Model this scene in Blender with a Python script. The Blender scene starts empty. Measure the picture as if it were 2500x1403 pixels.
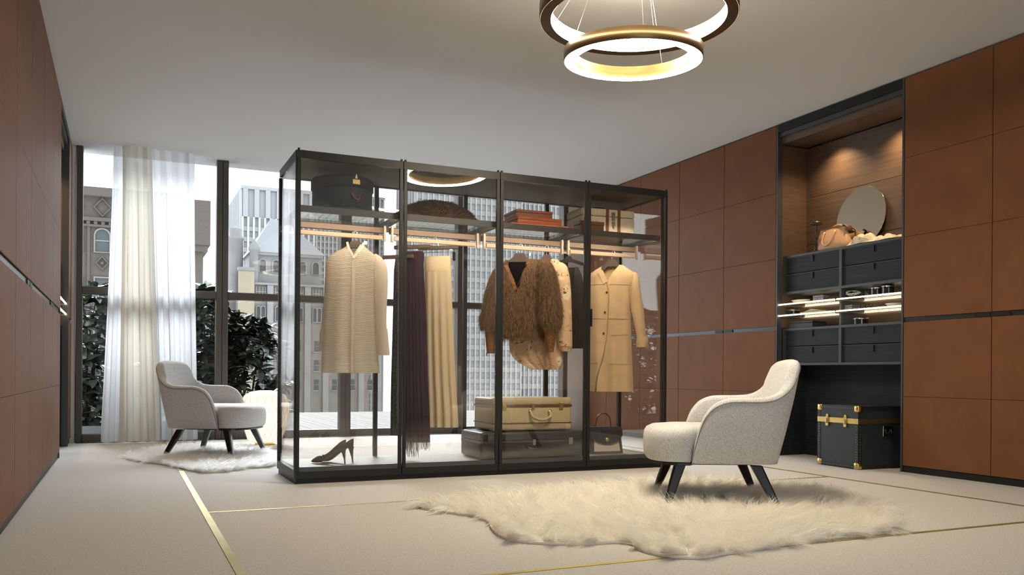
import bpy, bmesh, math, random
import numpy as np
from mathutils import Vector, Matrix

S = bpy.context.scene
COL = S.collection
random.seed(7)
PI = math.pi

# ---------------------------------------------------------------- camera
EYE, FPX, YAW, ROLL, CX, CY = 0.78, 2093.27, math.radians(24.4028), math.radians(0.37888), 1250.0, 910.766
FW = Vector((math.sin(YAW), math.cos(YAW), 0))
RT0 = Vector((math.cos(YAW), -math.sin(YAW), 0))
UP0 = Vector((0, 0, 1))
RT = RT0*math.cos(ROLL) + UP0*math.sin(ROLL)
UP = UP0*math.cos(ROLL) - RT0*math.sin(ROLL)
cd = bpy.data.cameras.new('camera')
cd.sensor_width = 36.0
cd.lens = FPX/2500*36.0
cd.shift_y = (CY-701.5)/2500
cd.clip_end = 3000
cam = bpy.data.objects.new('camera', cd)
COL.objects.link(cam)
cam.matrix_world = Matrix(((RT.x, UP.x, -FW.x, 0), (RT.y, UP.y, -FW.y, 0), (RT.z, UP.z, -FW.z, EYE), (0, 0, 0, 1)))
S.camera = cam

# ---------------------------------------------------------------- world, view
W = bpy.data.worlds.new('overcast_sky')
S.world = W
W.use_nodes = True
bg = W.node_tree.nodes['Background']
bg.inputs[0].default_value = (0.87, 0.94, 1.0, 1)
bg.inputs[1].default_value = 2.2
sun = bpy.data.lights.new('hazy_sun', 'SUN')
sun.energy = 6.5
sun.angle = math.radians(28)
sun.color = (.88, .94, 1.0)
sun_o = bpy.data.objects.new('hazy_sun', sun)
COL.objects.link(sun_o)
sun_o.rotation_euler = (Vector((-.10, -1, -.80))).to_track_quat('-Z', 'Y').to_euler()
vs = S.view_settings
vs.view_transform = 'Standard'
vs.look = 'None'
vs.gamma = 1
vs.use_curve_mapping = False
vs.exposure = 0.9
cy = S.cycles
cy.use_denoising = True
cy.max_bounces = 10
cy.diffuse_bounces = 5
cy.glossy_bounces = 5
cy.transmission_bounces = 6
cy.transparent_max_bounces = 40
cy.sample_clamp_indirect = 6
cy.caustics_reflective = False
cy.caustics_refractive = False

# ---------------------------------------------------------------- pixel -> place on a known plane
def ray(x, y):
    return FW + RT*((x-CX)/FPX) - UP*((y-CY)/FPX)

def on(x, y, X=None, Y=None, Z=None):
    d = ray(x, y)
    o = Vector((0, 0, EYE))
    i, v = (0, X) if X is not None else (1, Y) if Y is not None else (2, Z)
    return o + d*((v-o[i])/d[i])

# ---------------------------------------------------------------- mesh builder
class MB:
    def __init__(s):
        s.v, s.f, s.sm = [], [], []
    def add(s, vs_, fs, smooth=False):
        b = len(s.v)
        s.v += [tuple(p) for p in vs_]
        for f in fs:
            s.f.append(tuple(b+i for i in f)); s.sm.append(smooth)
        return s
    def box(s, x0, y0, z0, x1, y1, z1, bev=0.0, seg=1):
        x0, x1 = min(x0, x1), max(x0, x1); y0, y1 = min(y0, y1), max(y0, y1); z0, z1 = min(z0, z1), max(z0, z1)
        if bev <= 0:
            v = [(x0,y0,z0),(x1,y0,z0),(x1,y1,z0),(x0,y1,z0),(x0,y0,z1),(x1,y0,z1),(x1,y1,z1),(x0,y1,z1)]
            return s.add(v, [(3,2,1,0),(4,5,6,7),(0,1,5,4),(1,2,6,5),(2,3,7,6),(3,0,4,7)])
        bm = bmesh.new()
        bmesh.ops.create_cube(bm, size=1)
        for p in bm.verts:
            p.co = Vector(((x0+x1)/2+p.co.x*(x1-x0), (y0+y1)/2+p.co.y*(y1-y0), (z0+z1)/2+p.co.z*(z1-z0)))
        bmesh.ops.bevel(bm, geom=bm.edges[:], offset=bev, segments=seg, profile=.5, affect='EDGES')
        bm.verts.index_update()
        s.add([p.co[:] for p in bm.verts], [[p.index for p in f.verts] for f in bm.faces], seg > 1)
        bm.free()
        return s
    def loft(s, rings, closed=True, cap0=False, cap1=False, smooth=True, wrap=False):
        n = len(rings[0]); v = [p for r in rings for p in r]; fs = []
        m = len(rings)
        for i in range(m if wrap else m-1):
            j = (i+1) % m
            for k in range(n if closed else n-1):
                l = (k+1) % n
                fs.append((i*n+k, i*n+l, j*n+l, j*n+k))
        s.add(v, fs, smooth)
        if cap0: s.add(rings[0], [tuple(reversed(range(n)))])
        if cap1: s.add(rings[-1], [tuple(range(n))])
        return s
    def tube(s, pts, r, n=8, closed=False, cap=True, sq=None):
        pts = [Vector(p) for p in pts]; m = len(pts)
        rr = r if isinstance(r, (list, tuple)) else [r]*m
        rings = []; up = None
        for i in range(m):
            a = pts[(i-1) % m] if (closed or i > 0) else pts[i]
            b = pts[(i+1) % m] if (closed or i < m-1) else pts[i]
            t = (b-a).normalized()
            if up is None:
                up = t.cross(Vector((0, 0, 1)))
                if up.length < 1e-3: up = Vector((1, 0, 0))
                up.normalize()
            up = (up - t*up.dot(t)).normalized()
            w = t.cross(up)
            ring = []
            for k in range(n):
                an = 2*PI*k/n + (PI/4 if n == 4 else 0)
                ca, sa = math.cos(an), math.sin(an)
                if sq: sa *= sq
                ring.append(pts[i] + (up*ca + w*sa)*rr[i])
            rings.append(ring)
        return s.loft(rings, True, cap and not closed, cap and not closed, n > 4, closed)
    def lathe(s, prof, n=24, c=(0, 0, 0), smooth=True, sx=1, sy=1):
        rings = [[(c[0]+r*sx*math.cos(2*PI*k/n), c[1]+r*sy*math.sin(2*PI*k/n), c[2]+z) for k in range(n)] for r, z in prof]
        return s.loft(rings, True, prof[0][0] > 1e-4, prof[-1][0] > 1e-4, smooth)
    def prism(s, poly, a, b, axis='z', bevel=0):
        def P(p, h): return (p[0], p[1], h) if axis == 'z' else (p[0], h, p[1]) if axis == 'y' else (h, p[0], p[1])
        n = len(poly)
        v = [P(p, a) for p in poly]+[P(p, b) for p in poly]
        return s.add(v, [tuple(reversed(range(n))), tuple(range(n, 2*n))]+[(i, (i+1) % n, n+(i+1) % n, n+i) for i in range(n)])
    def xf(s, m):
        s.v = [tuple(m @ Vector(p)) for p in s.v]
        return s
    def mesh(s, name, mat):
        me = bpy.data.meshes.new(name)
        me.from_pydata(s.v, [], s.f)
        me.polygons.foreach_set('use_smooth', s.sm)
        bm = bmesh.new(); bm.from_mesh(me)
        bmesh.ops.recalc_face_normals(bm, faces=bm.faces[:])
        bm.to_mesh(me); bm.free()
        me.materials.append(mat)
        return me
    def build(s, name, mat, parent=None, loc=None, rotz=0):
        o = bpy.data.objects.new(name, s.mesh(name, mat))
        COL.objects.link(o)
        o.parent = parent
        if loc is not None: o.location = loc
        o.rotation_euler.z = rotz
        return o

def tag(o, label=None, cat=None, group=None, kind=None):
    for k, v in (('label', label), ('category', cat), ('group', group), ('kind', kind)):
        if v: o[k] = v
    return o

def thing(name, label, cat, loc=(0, 0, 0), rotz=0, group=None, rot=None):
    o = bpy.data.objects.new(name, None)
    COL.objects.link(o)
    o.empty_display_size = .1
    o.location = loc
    o.rotation_euler = rot if rot else (0, 0, rotz)
    return tag(o, label, cat, group)

def struct(o):
    o['kind'] = 'structure'
    return o

def structure_root(name):
    o = bpy.data.objects.new(name, None)
    COL.objects.link(o)
    return struct(o)

def link_copy(o, parent, loc=None, rot=None):
    c = o.copy(); COL.objects.link(c); c.parent = parent
    if loc is not None: c.location = loc
    if rot is not None: c.rotation_euler = rot
    return c

def copy_tree(o, parent=None):
    c = link_copy(o, parent)
    for ch in list(o.children): copy_tree(ch, c)
    return c

def Q(name, mat, parent, *boxes, bev=0):
    m = MB()
    for b in boxes: m.box(*b, bev=bev)
    return m.build(name, mat, parent)

def cat_interp(xs, ys, x):
    # smooth (monotone-ish cosine) interpolation of a table
    if x <= xs[0]: return ys[0]
    if x >= xs[-1]: return ys[-1]
    for i in range(len(xs)-1):
        if xs[i] <= x <= xs[i+1]:
            t = (x-xs[i])/(xs[i+1]-xs[i])
            p0 = ys[max(i-1, 0)]; p1 = ys[i]; p2 = ys[i+1]; p3 = ys[min(i+2, len(ys)-1)]
            return p1 + .5*t*((p2-p0) + t*((2*p0-5*p1+4*p2-p3) + t*(3*(p1-p2)+p3-p0)))

def smooth_pts(p, n=5):
    p = [Vector(q) for q in p]; m = len(p); out = []
    for i in range((m-1)*n+1):
        q = i/n
        out.append(tuple(cat_interp(list(range(m)), [a[j] for a in p], q) for j in range(3)))
    return out

# ---------------------------------------------------------------- materials
def newmat(name):
    m = bpy.data.materials.new(name); m.use_nodes = True
    nt = m.node_tree
    for n in list(nt.nodes): nt.nodes.remove(n)
    out = nt.nodes.new('ShaderNodeOutputMaterial')
    return m, nt, out

def N(nt, t, **kw):
    n = nt.nodes.new(t)
    for k, v in kw.items():
        if isinstance(k, str) and hasattr(n, k): setattr(n, k, v)
        else: n.inputs[k].default_value = v
    return n

def noise_fac(nt, scale, sc=(1, 1, 1), detail=4, rot=(0, 0, 0), coord='Object'):
    tc = nt.nodes.new('ShaderNodeTexCoord'); mp = nt.nodes.new('ShaderNodeMapping')
    mp.inputs['Scale'].default_value = sc; mp.inputs['Rotation'].default_value = rot
    nt.links.new(tc.outputs[coord], mp.inputs[0])
    nz = nt.nodes.new('ShaderNodeTexNoise')
    nz.inputs['Scale'].default_value = scale; nz.inputs['Detail'].default_value = detail
    nt.links.new(mp.outputs[0], nz.inputs['Vector'])
    return nz, mp

def pm(name, col, rough=.5, metal=0., var=0., vs_=8, bump=0., bs=80, sc=(1, 1, 1), sheen=0., spec=.5, coat=0., aniso=0, rnd=0., dist=.002):
    m, nt, out = newmat(name)
    p = nt.nodes.new('ShaderNodeBsdfPrincipled')
    nt.links.new(p.outputs[0], out.inputs[0])
    p.inputs['Base Color'].default_value = (*col, 1)
    p.inputs['Roughness'].default_value = rough
    p.inputs['Metallic'].default_value = metal
    p.inputs['Specular IOR Level'].default_value = spec
    p.inputs['Sheen Weight'].default_value = sheen
    p.inputs['Coat Weight'].default_value = coat
    if aniso: p.inputs['Anisotropic'].default_value = aniso
    if var or rnd:
        mx = nt.nodes.new('ShaderNodeMix'); mx.data_type = 'RGBA'
        a = [max(0, c*(1-var-rnd)) for c in col]; b = [min(1, c*(1+var+rnd)) for c in col]
        mx.inputs['A'].default_value = (*a, 1); mx.inputs['B'].default_value = (*b, 1)
        if rnd:
            g = nt.nodes.new('ShaderNodeNewGeometry')
            nt.links.new(g.outputs['Random Per Island'], mx.inputs['Factor'])
        else:
            nz, _ = noise_fac(nt, vs_, sc)
            cr = nt.nodes.new('ShaderNodeMapRange'); cr.inputs[1].default_value = .3; cr.inputs[2].default_value = .7
            nt.links.new(nz.outputs['Fac'], cr.inputs[0]); nt.links.new(cr.outputs[0], mx.inputs['Factor'])
        nt.links.new(mx.outputs['Result'], p.inputs['Base Color'])
    if bump:
        nz, _ = noise_fac(nt, bs, sc, 3)
        bp = nt.nodes.new('ShaderNodeBump'); bp.inputs['Strength'].default_value = bump; bp.inputs['Distance'].default_value = dist
        nt.links.new(nz.outputs['Fac'], bp.inputs['Height']); nt.links.new(bp.outputs[0], p.inputs['Normal'])
    return m

def em(name, col, strength):
    m, nt, out = newmat(name)
    e = nt.nodes.new('ShaderNodeEmission')
    e.inputs[0].default_value = (*col, 1); e.inputs[1].default_value = strength
    nt.links.new(e.outputs[0], out.inputs[0])
    return m

def thin_glass(name, tint, f0=.04, rough=0.):
    m, nt, out = newmat(name)
    t = nt.nodes.new('ShaderNodeBsdfTransparent'); t.inputs[0].default_value = (*tint, 1)
    g = nt.nodes.new('ShaderNodeBsdfGlossy'); g.inputs['Roughness'].default_value = rough
    g.inputs[0].default_value = (1, 1, 1, 1)
    lw = nt.nodes.new('ShaderNodeLayerWeight'); lw.inputs[0].default_value = .5
    pw = nt.nodes.new('ShaderNodeMath'); pw.operation = 'POWER'; pw.inputs[1].default_value = 5
    ml = nt.nodes.new('ShaderNodeMath'); ml.operation = 'MULTIPLY_ADD'; ml.inputs[1].default_value = .9-f0; ml.inputs[2].default_value = f0
    nt.links.new(lw.outputs['Facing'], pw.inputs[0]); nt.links.new(pw.outputs[0], ml.inputs[0])
    mx = nt.nodes.new('ShaderNodeMixShader')
    nt.links.new(ml.outputs[0], mx.inputs[0]); nt.links.new(t.outputs[0], mx.inputs[1]); nt.links.new(g.outputs[0], mx.inputs[2])
    nt.links.new(mx.outputs[0], out.inputs[0])
    return m

def cloth(name, col, transl=.3, opac=1.0, var=.06, vs_=20, sc=(1, 1, 1), bump=.2, bs=200, wave=None, dist=.002):
    m, nt, out = newmat(name)
    d = nt.nodes.new('ShaderNodeBsdfDiffuse'); d.inputs[0].default_value = (*col, 1)
    tr = nt.nodes.new('ShaderNodeBsdfTranslucent'); tr.inputs[0].default_value = (*col, 1)
    mx = nt.nodes.new('ShaderNodeMixShader'); mx.inputs[0].default_value = transl
    nt.links.new(d.outputs[0], mx.inputs[1]); nt.links.new(tr.outputs[0], mx.inputs[2])
    if var:
        nz, _ = noise_fac(nt, vs_, sc)
        cm = nt.nodes.new('ShaderNodeMix'); cm.data_type = 'RGBA'
        cm.inputs['A'].default_value = (*[c*(1-var) for c in col], 1); cm.inputs['B'].default_value = (*[min(1, c*(1+var)) for c in col], 1)
        nt.links.new(nz.outputs['Fac'], cm.inputs['Factor'])
        nt.links.new(cm.outputs['Result'], d.inputs[0]); nt.links.new(cm.outputs['Result'], tr.inputs[0])
    if bump:
        if wave:
            tc = nt.nodes.new('ShaderNodeTexCoord'); wv = nt.nodes.new('ShaderNodeTexWave')
            wv.bands_direction = 'Z'; wv.inputs['Scale'].default_value = wave
            wv.inputs['Distortion'].default_value = 2.5; wv.inputs['Detail'].default_value = 2; wv.inputs['Detail Scale'].default_value = 1.2
            nt.links.new(tc.outputs['Object'], wv.inputs['Vector']); h = wv.outputs['Fac']
        else:
            nz2, _ = noise_fac(nt, bs, sc, 2); h = nz2.outputs['Fac']
        bp = nt.nodes.new('ShaderNodeBump'); bp.inputs['Strength'].default_value = bump; bp.inputs['Distance'].default_value = dist
        nt.links.new(h, bp.inputs['Height'])
        nt.links.new(bp.outputs[0], d.inputs['Normal']); nt.links.new(bp.outputs[0], tr.inputs['Normal'])
    res = mx
    if opac < 1:
        tp = nt.nodes.new('ShaderNodeBsdfTransparent'); m2 = nt.nodes.new('ShaderNodeMixShader'); m2.inputs[0].default_value = opac
        nt.links.new(tp.outputs[0], m2.inputs[1]); nt.links.new(mx.outputs[0], m2.inputs[2]); res = m2
    nt.links.new(res.outputs[0], out.inputs[0])
    return m

def weave(name, c1, c2, scale):
    m, nt, out = newmat(name)
    p = nt.nodes.new('ShaderNodeBsdfPrincipled'); p.inputs['Roughness'].default_value = .9; p.inputs['Sheen Weight'].default_value = .25
    p.inputs['Specular IOR Level'].default_value = .15
    tc = nt.nodes.new('ShaderNodeTexCoord'); mp = nt.nodes.new('ShaderNodeMapping'); mp.inputs['Rotation'].default_value = (.7, .6, .8)
    nt.links.new(tc.outputs['Object'], mp.inputs[0])
    vo = nt.nodes.new('ShaderNodeTexVoronoi'); vo.inputs['Scale'].default_value = scale; vo.inputs['Randomness'].default_value = .6
    nt.links.new(mp.outputs[0], vo.inputs['Vector'])
    rg = nt.nodes.new('ShaderNodeMapRange'); rg.inputs[1].default_value = .15; rg.inputs[2].default_value = .75
    nt.links.new(vo.outputs['Distance'], rg.inputs[0])
    mx = nt.nodes.new('ShaderNodeMix'); mx.data_type = 'RGBA'
    mx.inputs['A'].default_value = (*c1, 1); mx.inputs['B'].default_value = (*c2, 1)
    nt.links.new(rg.outputs[0], mx.inputs['Factor']); nt.links.new(mx.outputs['Result'], p.inputs['Base Color'])
    bp = nt.nodes.new('ShaderNodeBump'); bp.inputs['Strength'].default_value = .5; bp.inputs['Distance'].default_value = .003; bp.invert = True
    nt.links.new(vo.outputs['Distance'], bp.inputs['Height']); nt.links.new(bp.outputs[0], p.inputs['Normal'])
    nt.links.new(p.outputs[0], out.inputs[0])
    return m

def marks(name, base, ink, pale, scale, thr=.62, transl=.15, shape='noise', rough=.7):
    # base cloth or skin with irregular printed marks
    m, nt, out = newmat(name)
    p = nt.nodes.new('ShaderNodeBsdfPrincipled'); p.inputs['Roughness'].default_value = rough; p.inputs['Specular IOR Level'].default_value = .25
    if shape == 'voronoi':
        tc = nt.nodes.new('ShaderNodeTexCoord'); vo = nt.nodes.new('ShaderNodeTexVoronoi'); vo.feature = 'DISTANCE_TO_EDGE'
        vo.inputs['Scale'].default_value = scale; nt.links.new(tc.outputs['Object'], vo.inputs['Vector'])
        f1 = vo.outputs['Distance']; lo, hi = .02, .09
    else:
        nz, _ = noise_fac(nt, scale, (1, 1, 1.6), 2, (0, .6, 0))
        sub = nt.nodes.new('ShaderNodeMath'); sub.operation = 'SUBTRACT'; sub.inputs[1].default_value = thr
        ab = nt.nodes.new('ShaderNodeMath'); ab.operation = 'ABSOLUTE'
        nt.links.new(nz.outputs['Fac'], sub.inputs[0]); nt.links.new(sub.outputs[0], ab.inputs[0])
        f1 = ab.outputs[0]; lo, hi = .004, .012
    r1 = nt.nodes.new('ShaderNodeMapRange'); r1.inputs[1].default_value = lo; r1.inputs[2].default_value = hi
    nt.links.new(f1, r1.inputs[0])
    nz2, _ = noise_fac(nt, scale*.6, (1, 1, 1), 1, (.5, 0, .3))
    r2 = nt.nodes.new('ShaderNodeMapRange'); r2.inputs[1].default_value = .56; r2.inputs[2].default_value = .6
    nt.links.new(nz2.outputs['Fac'], r2.inputs[0])
    m1 = nt.nodes.new('ShaderNodeMix'); m1.data_type = 'RGBA'
    m1.inputs['A'].default_value = (*base, 1); m1.inputs['B'].default_value = (*pale, 1)
    nt.links.new(r2.outputs[0], m1.inputs['Factor'])
    m2 = nt.nodes.new('ShaderNodeMix'); m2.data_type = 'RGBA'; m2.inputs['A'].default_value = (*ink, 1)
    nt.links.new(r1.outputs[0], m2.inputs['Factor']); nt.links.new(m1.outputs['Result'], m2.inputs['B'])
    nt.links.new(m2.outputs['Result'], p.inputs['Base Color'])
    nt.links.new(p.outputs[0], out.inputs[0])
    return m

def fleece(name, col, rnd, transl=.45):
    m, nt, out = newmat(name)
    d = nt.nodes.new('ShaderNodeBsdfDiffuse'); tr = nt.nodes.new('ShaderNodeBsdfTranslucent')
    g = nt.nodes.new('ShaderNodeNewGeometry'); mx = nt.nodes.new('ShaderNodeMix'); mx.data_type = 'RGBA'
    mx.inputs['A'].default_value = (*[c*(1-rnd) for c in col], 1); mx.inputs['B'].default_value = (*[min(1, c*(1+rnd*.6)) for c in col], 1)
    nt.links.new(g.outputs['Random Per Island'], mx.inputs['Factor'])
    ms = nt.nodes.new('ShaderNodeMixShader'); ms.inputs[0].default_value = transl
    for n in (d, tr): nt.links.new(mx.outputs['Result'], n.inputs[0])
    nt.links.new(d.outputs[0], ms.inputs[1]); nt.links.new(tr.outputs[0], ms.inputs[2]); nt.links.new(ms.outputs[0], out.inputs[0])
    return m

MT = dict(
    carpet=pm('carpet', (.545, .52, .485), .95, var=.16, vs_=90, bump=.5, bs=350, sheen=.2, spec=.1, dist=.004),
    brass=pm('brass_inlay', (.42, .34, .12), .5, .9, var=.1, vs_=9),
    plaster=pm('ceiling_plaster', (.66, .655, .65), .95, spec=.1),
    white=pm('white_wall_paint', (.82, .81, .80), .9, spec=.2),
    leather=pm('saddle_leather', (.168, .068, .028), .52, var=.10, vs_=4, bump=.12, bs=420, spec=.16),
    joint=pm('dark_joint', (.04, .022, .015), .7),
    black=pm('black_metal', (.014, .0135, .013), .42, spec=.28),
    graphite=pm('graphite_metal', (.06, .062, .066), .45, .3),
    groove=pm('dark_satin_profile', (.022, .022, .023), .28, 0),
    drawer=pm('black_wood_front', (.020, .022, .025), .5, spec=.2, var=.25, vs_=14, sc=(1, .25, 8), bump=.1, bs=40),
    wood=pm('warm_brown_oak', (.105, .062, .036), .5, var=.22, vs_=6, sc=(1, .35, 7), bump=.08, bs=30),
    darkwood=pm('hanger_wood', (.055, .034, .024), .5, var=.15, vs_=10),
    bronze=pm('bronze_rail', (.34, .25, .185), .5, .5),
    bronzedark=pm('dark_bronze_cover', (.13, .09, .065), .5, .4),
    oldbrass=pm('aged_brass', (.34, .26, .13), .5, .8, var=.2, vs_=40),
    chrome=pm('chrome', (.75, .73, .70), .18, 1),
    gold=pm('gold_brass', (.80, .58, .20), .25, 1, var=.08, vs_=20),
    olive=pm('olive_veneer', (.125, .11, .078), .6, spec=.2, var=.08, vs_=8, sc=(1, 6, 1)),
    floorcase=pm('case_floor_veneer', (.15, .13, .10), .55, var=.06, vs_=8),
    window_frame=pm('window_bronze', (.075, .066, .056), .45, .3),
    doorglass=thin_glass('smoked_door_glass', (.95, .94, .925), .062),
    glass=thin_glass('smoked_case_glass', (.95, .94, .925), .05),
    shelfglass=thin_glass('shelf_glass', (.90, .91, .88), .02),
    clear=thin_glass('window_glass', (.985, .99, .99), .002),
    fabric=weave('bouclette_weave', (.74, .735, .73), (.40, .40, .405), 190),
    blackleg=pm('black_lacquer_leg', (.008, .008, .009), .25),
    sheer=cloth('white_sheer', (.70, .71, .73), .42, .94, var=.03, bump=.05),
    ecru=cloth('ecru_sheer', (.63, .60, .525), .40, .97, var=.05, bump=.05),
    ringdark=pm('bronze_ring', (.12, .075, .035), .35, .85, var=.1, vs_=5),
    ringbrass=pm('brushed_brass_ring', (.36, .25, .10), .4, .9, var=.12, vs_=6, sc=(1, 1, 12)),
    hide=pm('rug_hide', (.75, .70, .60), .9),
    wool=fleece('cream_wool', (.96, .94, .88), .06),
    whitewool=fleece('white_wool', (.96, .96, .95), .04),
)

# ================================================================ the room
XL, XR, YB, ZC = -0.512, 5.768, 10.42, 3.21
YBACK = -2.6
struct(MB().box(-1.2, YBACK, -.2, 6.45, YB+.06, 0).build('floor', MT['carpet']))
floor = bpy.data.objects['floor']
for b in ((.40, YBACK, .435, YB-.16), (4.935, YBACK, 4.965, 9.6), ):
    MB().box(b[0], b[1], -.004, b[2], b[3], .0025).build('brass_inlay', MT['brass'], floor)
for y in (4.985, 3.035, 1.085, 8.885):
    MB().box(.436, y, -.004, 4.934, y+.026, .0022).build('brass_inlay', MT['brass'], floor)
struct(MB().box(-1.2, YBACK, ZC, 6.45, YB+.3, ZC+.25).build('ceiling', MT['plaster']))
struct(MB().box(-1.25, YBACK, 0, -1.15, YB+.02, ZC).build('wall_left', MT['white']))
struct(MB().box(6.40, YBACK, 0, 6.50, YB+.02, ZC).build('wall_right', MT['white']))
wb = MB()
for q in ((-1.25, 0, -1.0, ZC), (2.3, 0, 6.5, ZC), (-1.0, 2.75, 2.3, ZC)):
    wb.box(q[0], YBACK-.1, q[1], q[2], YBACK, q[3])
struct(wb.build('wall_back', MT['white']))
fill_win = structure_root('window_5')  # invented opening behind the camera, added to let in cool fill light
fill_win.location = (.65, YBACK-.05, 0)
for x in (-1.65, -.55, .55):
    Q('pane', MT['clear'], fill_win, (x+.031, -.004, .061, x+1.069, .004, 2.689))
for x in (-1.65, -.58, .52, 1.59):
    Q('jamb', MT['window_frame'], fill_win, (x, -.04, .061, x+.06, .04, 2.689))
Q('bottom_rail', MT['window_frame'], fill_win, (-1.65, -.04, 0, 1.65, .04, .06))
Q('head_rail', MT['window_frame'], fill_win, (-1.65, -.04, 2.69, 1.65, .04, 2.75))
struct(MB().box(-1.2, YB-.02, 0, -.475, YB+.12, ZC).build('wall_window', MT['white']))
struct(MB().box(5.54, YB-.06, 0, 6.45, YB+.12, ZC).build('wall_corner', MT['white']))

# ---- floor-to-ceiling windows
EDGES = (-.47, 1.035, 2.475, 3.995, 5.535)
for i in range(4):
    a, b = EDGES[i], EDGES[i+1]
    w = structure_root('window_%d' % (i+1))
    w.location = ((a+b)/2, YB, 0)
    h = (b-a)/2; j = .075 if i in (1, 2) else .072
    fr = MT['window_frame']
    for s in (-1, 1):
        jj = .065
        Q('jamb', fr, w, (s*h-s*jj, -.05, 0, s*h-s*.001, .09, ZC), bev=.004)
    hi = h-.066
    Q('bottom_rail', fr, w, (-hi, -.04, .0, hi, .08, .085), bev=.004)
    Q('transom', fr, w, (-hi, -.05, 1.615, hi, .09, 1.695), bev=.004)
    Q('bead', fr, w, (-hi, -.055, 1.645, hi, -.049, 1.665))
    Q('pane', MT['clear'], w, (-hi, .015, .086, hi, .023, 1.614))
    Q('pane', MT['clear'], w, (-hi, .015, 1.696, hi, .023, ZC-.001))

g = thing('floor_grille', 'dark slotted convector grille sunk along the window foot', 'grille', (2.5, YB-.11, 0))
Q('frame', MT['black'], g, (-2.96, -.06, -.002, 3.02, -.05, .006), (-2.96, .045, -.002, 3.02, .055, .006))
sl = MB()
for k in range(150):
    x = -2.95+k*.04
    sl.box(x, -.05, -.002, x+.022, .045, .005)
tag(sl.build('slats', MT['graphite'], g), kind='stuff')

# ---- leather wardrobes along both long walls
def wardrobe(side, y0, y1, mid, seams, groove, label, two=True, top=ZC-.012):
    s = 1 if side > 0 else -1
    X = XR if side > 0 else XL
    root = thing('leather_wardrobe', label, 'wardrobe', (X, (y0+y1)/2, 0), 0, 'leather wardrobes')
    c = (y0+y1)/2
    yy0, yy1 = y0-c+.001, y1-c-.001
    def fx(d): return s*d
    Q('body', MT['joint'], root, (fx(.03), yy0, .05, fx(.58), yy1, top))
    Q('plinth', MT['black'], root, (fx(.012), yy0, 0, fx(.5), yy1, .049))
    ys = [yy0, mid-c, yy1] if two else [yy0, yy1]
    g0, g1 = groove
    Q('groove_profile', MT['groove'], root, (fx(.012), yy0, g0-.006, fx(.0295), yy1, g1+.006))
    for i in range(len(ys)-1):
        a, b = ys[i]+.0025, ys[i+1]-.0025
        d = MB()
        d.box(fx(.010), a, .053, fx(.0115), b, g0-.007); d.box(fx(.010), a, g1+.007, fx(.0115), b, top-.003)
        door = d.build('door', MT['joint'], root)
        zs = [.053]+[q for q in seams if q < g0]+[g0]
        segs = list(zip(zs[:-1], zs[1:]))
        zs = [g1]+[q for q in seams if q > g1]+[top-.003]
        segs += list(zip(zs[:-1], zs[1:]))
        for z0, z1 in segs:
            MB().box(fx(0), a, z0+.001, fx(.0095), b, z1-.001, bev=.0016).build('panel', MT['leather'], door)
        if two:
            e = b if i == 0 else a
            q = -1 if i == 0 else 1
            m = MB().box(fx(.004), e+q*.012, g0+.004, fx(.0118), e+q*.14, g1-.004)
            tag(m.build('pull', MT['black'], door), 'black finger pull in the groove')
    return root

RS, RG = (.612, 1.905, 2.545), (1.216, 1.252)
LS, LG = (.65, 2.002), (1.283, 1.322)
wardrobe(1, 6.530, 8.123, 7.324, RS, RG, 'saddle leather wardrobe between the glass case and the lit niche')
wardrobe(1, 8.123, 9.722, 8.923, RS, RG, 'saddle leather wardrobe seen through the end of the glass case')
wardrobe(1, 9.722, 10.355, 0, RS, RG, 'narrow single door leather wardrobe in the corner by the window', False)
wardrobe(1, 3.467, 5.030, 4.252, RS, RG, 'dark saddle leather wardrobe beside the black studded trunk')
wardrobe(1, 1.90, 3.467, 2.684, RS, RG, 'saddle leather wardrobe beyond the brass floor crossing on the niche side')
wardrobe(1, .33, 1.90, 1.117, RS, RG, 'saddle leather wardrobe of the niche wall, second from its end')
wardrobe(1, -1.24, .33, -.45, RS, RG, 'saddle leather wardrobe of the niche wall, last before the end wall')
wardrobe(-1, 6.847, 8.603, 7.729, LS, LG, 'leather wardrobe next to the narrow black niche by the curtain')
wardrobe(-1, 5.139, 6.847, 5.941, LS, LG, 'leather wardrobe on the curtain side, second from the narrow niche')
wardrobe(-1, 3.54, 5.139, 4.34, LS, LG, 'leather wardrobe on the curtain side, third from the narrow niche')
wardrobe(-1, 1.95, 3.54, 2.745, LS, LG, 'leather wardrobe on the curtain side, fourth from the narrow niche')
wardrobe(-1, .35, 1.95, 1.15, LS, LG, 'leather wardrobe on the curtain side, fifth from the narrow niche')
wardrobe(-1, -1.24, .35, -.445, LS, LG, 'leather wardrobe on the curtain side, sixth from the narrow niche')
wardrobe(-1, 9.905, 10.395, 0, LS, LG, 'narrow leather wardrobe strip between the black niche and the window', False)

MT['led'] = em('led_strip_light', (1.0, .87, .63), 4.5)
MT['ledsoft'] = em('led_downlight', (1.0, .74, .42), 16)
MT['blackback'] = pm('black_oak_back', (.018, .020, .023), .6, spec=.2, var=.3, vs_=10, sc=(1, .3, 9))

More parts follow.
